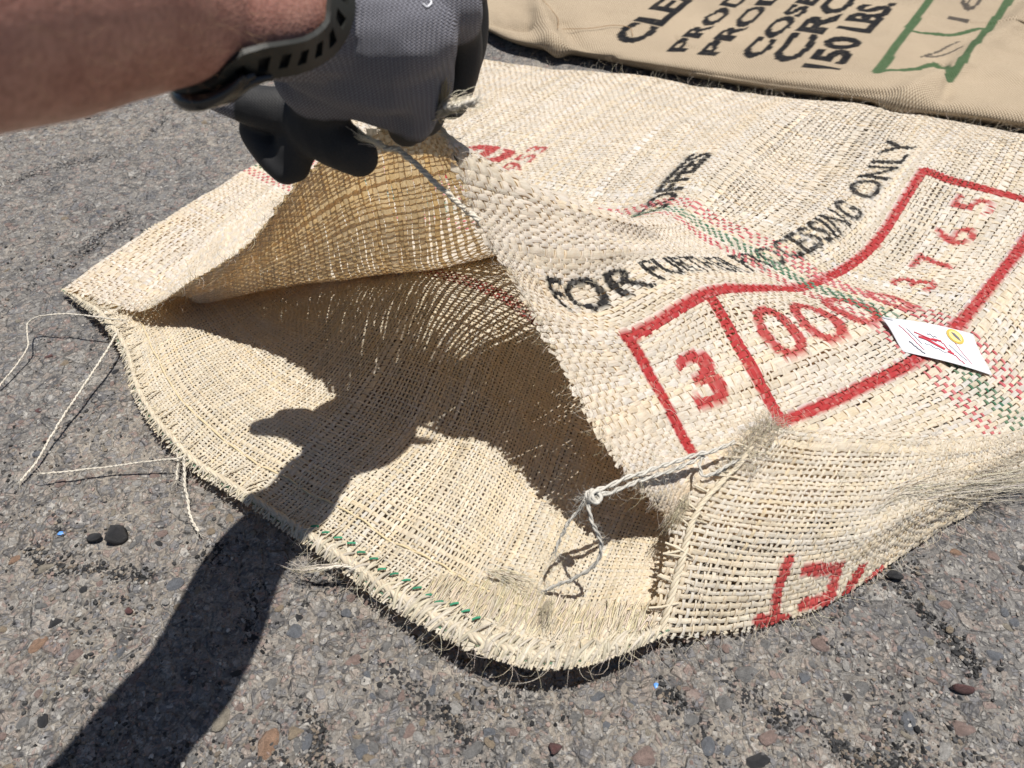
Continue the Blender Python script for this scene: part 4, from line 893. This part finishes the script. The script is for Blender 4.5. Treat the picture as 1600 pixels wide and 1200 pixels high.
# glove: chains of balls fused by a voxel remesh
CH = [  # (pixel x, y, depth, radius, black?)
 [(476, 92, .382, .017, 0), (540, 108, .382, .021, 0), (595, 116, .382, .022, 0), (630, 122, .384, .019, 0), (648, 155, .396, .0145, 0), (648, 186, .408, .0125, .45), (634, 200, .420, .0115, 1)],
 [(490, 50, .374, .025, 0), (600, 58, .367, .028, 0), (652, 56, .372, .022, 0), (670, 98, .392, .0150, 0), (674, 142, .410, .0132, .3), (664, 182, .425, .0125, 1)],
 [(495, 5, .380, .024, 0), (610, 5, .374, .027, 0), (694, 0, .384, .0200, 0), (716, 45, .408, .0138, .8), (720, 98, .424, .0132, 1), (704, 158, .438, .0120, 1)],
 [(500, -45, .395, .020, 0), (620, -55, .393, .022, 0), (702, -50, .402, .018, 0), (730, 5, .425, .0128, .8), (733, 62, .440, .0124, 1), (718, 120, .45, .0115, 1)],
 [(500, 30, .378, .022, 0), (560, 35, .370, .025, 0), (640, 30, .374, .022, 0)], [(500, 75, .380, .020, 0), (560, 85, .376, .023, 0), (625, 90, .378, .021, 0)],
 [(520, 125, .400, .019, 0), (590, 145, .402, .019, 0), (606, 165, .408, .014, 0)],
 [(480, 120, .405, .020, 0), (505, 155, .415, .018, .8), (485, 195, .420, .0155, 1), (520, 220, .418, .0158, 1), (545, 234, .416, .0140, 1), (560, 244, .416, .0126, 1)],
 [(500, 180, .425, .0150, 1), (430, 172, .428, .0140, 1), (388, 164, .430, .0120, 1), (365, 158, .430, .0108, .0), (344, 152, .430, .0098, .0), (330, 149, .430, .0086, 1)],
 [(440, 175, .438, .0135, 1), (400, 200, .444, .0110, .8), (425, 240, .444, .0115, 1), (446, 268, .442, .0092, 1)],
 [(500, 200, .43, .014, 1), (465, 228, .436, .013, 1), (462, 262, .442, .0095, 1)]]
bm = bmesh.new(); seeds, sr, sb = [], [], []
for ch in CH:
    ch = np.array(ch, float); tn = ch[:, 2] + np.interp(ch[:, 0], [480, 640], [-.012, .022]) + np.interp(ch[:, 1], [130, 180], [0, .016]) * (ch[:, 0] < 600); ch[:, 3] *= tn / ch[:, 2]; ch[:, 2] = tn; P3 = np.array([T_(*q[:3]) for q in ch]); nseg = 12 * (len(ch) - 1) + 1
    cp = spline(P3, nseg); k_ = np.linspace(0, len(ch) - 1, nseg); dq = np.r_[0, np.cumsum(np.linalg.norm(np.diff(P3, axis=0), axis=1))]; kk = np.interp(np.linspace(0, dq[-1], nseg), dq, np.arange(len(ch)))
    r_ = np.interp(kk, np.arange(len(ch)), ch[:, 3]); bl = np.interp(kk, np.arange(len(ch)), ch[:, 4])
    for p_, q_, b_ in zip(cp, r_, bl):
        g = bmesh.ops.create_icosphere(bm, subdivisions=2, radius=q_); bmesh.ops.translate(bm, verts=g['verts'], vec=Vector(p_ - pl0)); seeds.append(p_ - pl0); sr.append(q_); sb.append(b_)
# cuff: a sleeve round the wrist that the hand grows out of
cw = [(5.0, .0015), (9.0, .0035), (13.0, .0040), (16.0, .0030)]
for i_f in np.linspace(-2, 10.8, 12):
    for t_ in th[::3]:
        i0 = np.clip(i_f + 4.2 * math.cos(t_) - 1.2 * math.sin(t_), 0, 30); p_ = arm_surf(np.array([i0]), np.array([t_]), -.0025)[0]; q_ = .0062
        g = bmesh.ops.create_icosphere(bm, subdivisions=1, radius=q_); bmesh.ops.translate(bm, verts=g['verts'], vec=Vector(p_ - pl0)); seeds.append(p_ - pl0); sr.append(q_); sb.append(0)
me = bpy.data.meshes.new('glove_tmp'); bm.to_mesh(me); bm.free(); tmp = bpy.data.objects.new('glove_tmp', me); C.objects.link(tmp)
md = tmp.modifiers.new('r', 'REMESH'); md.mode = 'VOXEL'; md.voxel_size = .0017; md2 = tmp.modifiers.new('s', 'SMOOTH'); md2.iterations = 26; md2.factor = .5
dg = bpy.context.evaluated_depsgraph_get(); ge = tmp.evaluated_get(dg).to_mesh()
GV = np.array([v.co for v in ge.vertices]); GF = np.array([list(p.vertices) for p in ge.polygons if len(p.vertices) == 4]); tmp.evaluated_get(dg).to_mesh_clear(); bpy.data.objects.remove(tmp)
seeds = np.array(seeds); sr = np.array(sr); sb = np.array(sb); blk = np.zeros(len(GV))
for a0 in range(0, len(GV), 4000):
    D = np.linalg.norm(GV[a0:a0 + 4000, None] - seeds[None], axis=2) - sr; w_ = np.exp(-((D - D.min(1, keepdims=True)) / .0022)); blk[a0:a0 + 4000] = (w_ * sb).sum(1) / w_.sum(1)
hx = T_(650, 60, .38) - T_(490, 40, .38); hx /= np.linalg.norm(hx); hy = -UP; hy = hy - hx * (hy @ hx); hy /= np.linalg.norm(hy); hz = np.cross(hx, hy)
# the coating also covers the whole palm side (away from the camera and down)
palm = (GV @ -hz if (hz @ FW) < 0 else GV @ hz)
hx_ = (GV + pl0 - T_(560, 60, .38)) @ hx; hy_ = (GV + pl0 - T_(560, 60, .38)) @ hy
wr = .0011 * np.sin(hx_ * 900 + 260 * hy_) * np.exp(-((hx_ - .028) / .014) ** 2) * np.clip((hy_ - .012) / .02, 0, 1) + .0009 * np.sin(hx_ * 620 - 200 * hy_) * np.exp(-((hx_ + .024) / .012) ** 2) + .0010 * fbm(hx_ * 60, hy_ * 60, 3, 7)
wr_old = .0012 * np.sin((GV @ hx) * 420 + 40 * (GV @ hy)) * np.clip(1 - np.abs((GV @ hx) - .062) / .02, 0, 1) * np.clip(((GV @ hy) - .012) / .01, 0, 1)
GV = GV + (wr)[:, None] * -FW * .8
uvk = np.stack([GV @ hx, GV @ hy + .6 * (GV @ hz)], -1)
m, N, L, B = mat_new('knit_glove'); vc = node(N, 'ShaderNodeVertexColor', layer_name='Col'); sp = N.new('ShaderNodeSeparateColor'); L.new(vc.outputs[0], sp.inputs[0]); uvn = N.new('ShaderNodeUVMap'); sx = N.new('ShaderNodeSeparateXYZ')
nw = node(N, 'ShaderNodeTexNoise', Scale=60.0, Detail=1.0); L.new(uvn.outputs[0], nw.inputs['Vector']); uw = mixc(N, L, uvn.outputs[0], nw.outputs['Color'], .002); L.new(uw, sx.inputs[0])
def sine2(src, freq, off=None):
    a = node(N, 'ShaderNodeMath', operation='MULTIPLY'); L.new(src, a.inputs[0]); a.inputs[1].default_value = freq; v_ = a.outputs[0]
    if off is not None:
        b_ = node(N, 'ShaderNodeMath', operation='ADD'); L.new(v_, b_.inputs[0]); L.new(off, b_.inputs[1]); v_ = b_.outputs[0]
    s_ = node(N, 'ShaderNodeMath', operation='SINE'); L.new(v_, s_.inputs[0]); return s_.outputs[0]
s1 = sine2(sx.outputs[0], 3000); sh_ = node(N, 'ShaderNodeMath', operation='MULTIPLY'); L.new(s1, sh_.inputs[0]); sh_.inputs[1].default_value = 2.2
s2 = sine2(sx.outputs[1], 3600, sh_.outputs[0]); kn_ = node(N, 'ShaderNodeMath', operation='MULTIPLY_ADD'); L.new(s1, kn_.inputs[0]); kn_.inputs[1].default_value = .22; L.new(s2, kn_.inputs[2])
kr = node(N, 'ShaderNodeMapRange'); L.new(kn_.outputs[0], kr.inputs[0]); kr.inputs[1].default_value = -1.4; kr.inputs[2].default_value = 1.4
grey = ramp(N, L, kr.outputs[0], [(.1, (.042, .042, .05)), (.6, (.14, .14, .166)), (1, (.265, .265, .305))]).outputs[0]
nb = node(N, 'ShaderNodeTexNoise', Scale=900.0, Detail=2.0); L.new(uvn.outputs[0], nb.inputs['Vector'])
blackc = ramp(N, L, nb.outputs['Fac'], [(.3, (.006, .006, .007)), (.7, (.014, .014, .015))]).outputs[0]
fk = node(N, 'ShaderNodeMapRange'); L.new(sp.outputs[0], fk.inputs[0]); fk.inputs[1].default_value = .42; fk.inputs[2].default_value = .62
L.new(mixc(N, L, grey, blackc, fk.outputs[0]), B.inputs['Base Color']); B.inputs['Roughness'].default_value = .72
hg = node(N, 'ShaderNodeMath', operation='MULTIPLY'); iv = node(N, 'ShaderNodeMath', operation='SUBTRACT'); iv.inputs[0].default_value = 1.15; L.new(fk.outputs[0], iv.inputs[1]); L.new(kr.outputs[0], hg.inputs[0]); L.new(iv.outputs[0], hg.inputs[1])
bp = node(N, 'ShaderNodeBump', Strength=.8, Distance=.0011); L.new(hg.outputs[0], bp.inputs['Height']); L.new(bp.outputs[0], B.inputs['Normal'])
link('glove', np_mesh('glove', GV, GF, np.stack([blk, blk * 0, blk * 0], -1), uvk), m, person)

# watch strap: tilted ring with slots
M_strap = simple('rubber_strap', (.017, .018, .016), .5); M_strap2 = simple('strap_underlay', (.006, .006, .006), .6); M_case = simple('watch_case', (.008, .008, .009), .18, .6)
def idx_at_px(px):  # arm index whose centre projects to px
    X = project(c[:90])[0]; return float(np.interp(-px, -X, np.arange(90)))
nT, half = 192, .0092
tt = np.linspace(0, 2 * math.pi, nT, endpoint=False)
_dg = np.array([-180, -90, -45, -20, 0, 15, 40, 65, 90, 135, 180]); _px = np.array([466, 400, 325, 292, 290, 318, 395, 440, 460, 467, 466]); ci = np.array([idx_at_px(x) for x in np.interp((np.degrees(tt) + 180) % 360 - 180, _dg, _px)])
for _k in range(14): ci = .5 * ci + .25 * (np.roll(ci, 1) + np.roll(ci, -1))
step = dl[1] - dl[0]
_c = arm_surf(ci, tt); _l = np.r_[0, np.cumsum(np.linalg.norm(np.diff(np.vstack([_c, _c[:1]]), axis=0), axis=1))]; _u = np.interp(np.linspace(0, _l[-1], nT, endpoint=False), _l, np.arange(nT + 1))
tt = np.interp(_u, np.arange(nT + 1), np.r_[tt, 2 * math.pi]); ci = np.interp(_u, np.arange(nT + 1), np.r_[ci, ci[0]])
_c = arm_surf(ci, tt); _r = _c - arm_surf(ci, tt, -.008); _r /= np.linalg.norm(_r, axis=1, keepdims=True); _t = np.roll(_c, -1, 0) - np.roll(_c, 1, 0); _t /= np.linalg.norm(_t, axis=1, keepdims=True); _b = np.cross(_t, _r); _b /= np.linalg.norm(_b, axis=1, keepdims=True)
def strap_rows(offs, extra): return np.array([_c + _b * o_ + _r * (extra + .0012) for o_ in offs])      # (rows, nT, 3)
def band(name, rows_of, extra_lo, extra_hi, mat, hole=None):
    offs = np.array(rows_of); A = strap_rows(offs, extra_hi); Bm = strap_rows(offs, extra_lo); R_ = len(offs); V_ = np.concatenate([A.reshape(-1, 3), Bm.reshape(-1, 3)]) - pl0; F_ = []; n0 = R_ * nT
    solid = np.ones((R_ - 1, nT), bool)
    if hole is not None: solid = ~hole(R_ - 1, nT)
    v_ = lambda r, k, b=0: b * n0 + r * nT + k % nT
    for r in range(R_ - 1):
        for k in range(nT):
            if not solid[r, k]: continue
            F_ += [[v_(r, k), v_(r, k + 1), v_(r + 1, k + 1), v_(r + 1, k)], [v_(r, k, 1), v_(r + 1, k, 1), v_(r + 1, k + 1, 1), v_(r, k + 1, 1)]]
            if r == 0 or not solid[r - 1, k]: F_.append([v_(r, k), v_(r, k, 1), v_(r, k + 1, 1), v_(r, k + 1)])
            if r == R_ - 2 or not solid[r + 1, k]: F_.append([v_(r + 1, k), v_(r + 1, k + 1), v_(r + 1, k + 1, 1), v_(r + 1, k, 1)])
            if not solid[r, (k - 1) % nT]: F_.append([v_(r, k), v_(r + 1, k), v_(r + 1, k, 1), v_(r, k, 1)])
            if not solid[r, (k + 1) % nT]: F_.append([v_(r, k + 1), v_(r, k + 1, 1), v_(r + 1, k + 1, 1), v_(r + 1, k + 1)])
    return np_mesh(name, V_, np.array(F_), None, None, False)
def slots(R_, K):
    h = np.zeros((R_, K), bool); 
    for k in range(K):
        if k % 8 in (2, 3, 4, 5): h[2:4, k] = True
    return h
strap = link('watch_strap', band('watch_strap', [-half, -half * .75, -half * .42, 0.0, half * .42, half * .75, half], .0008, .0034, M_strap, slots), M_strap, person)
link('strap_lining', band('strap_lining', [-half * .8, 0, half * .8], .0002, .0011, M_strap2), M_strap2, strap)
# watch case under the wrist
cs = Tubes(); pk = np.linspace(-.62, .42, 30); ii_ = np.interp(pk % (2 * math.pi), np.r_[tt, tt[0] + 2 * math.pi], np.r_[ci, ci[0]])
for o_ in (-.009, -.003, .003, .009): cs.add(arm_surf(ii_ + o_ / step, pk, .0065 * 1) - pl0, .0042 * np.sin(np.linspace(.35, math.pi - .35, 30)), (0, 0, 0), 8)
link('watch_case', cs.mesh('watch_case'), M_case, person)
# small white printed mark on the back of the glove
mk = Tubes(); g_near = GV + pl0
def on_glove(px, py):
    X, Y, D = project(g_near); d2 = (X - px) ** 2 + (Y - py) ** 2; ok = np.where(d2 < d2.min() + 60)[0]; return g_near[ok[np.argmin(D[ok])]] - FW * .0008
mk.add(spline([on_glove(667, 5), on_glove(673, 8), on_glove(679, 5), on_glove(680, -1), on_glove(676, -6)], 16) - pl0, .0005, (1, 1, 1), 5)
link('printed_mark', mk.mesh('printed_mark'), simple('white_print', (.75, .76, .8)), person)
# tufts of sack pinched between the fingers
tuft('pinched_tuft', [T_(672, 185, .425), T_(700, 168, .417), T_(722, 160, .415), T_(742, 158, .417)], 150, .0026, .0003, None, np.array([1.05, 1.05, 1.02]))
tuft('pinched_tuft', [T_(690, 190, .425), T_(692, 165, .419), T_(696, 140, .413), T_(700, 118, .41)], 60, .0022, .0002, None, np.array([.8, .72, .55]))
cord('loose_thread', [T_(695, 170, .415), T_(715, 166, .413), T_(742, 159, .414)], .0022, 30, CREAM * 1.1, 700, 3)
tuft('pinched_tuft', [T_(600, 228, .398), T_(582, 220, .396), T_(566, 214, .395), T_(556, 206, .395)], 40, .0016, .0002, None, np.array([1.05, 1.05, 1.0]))
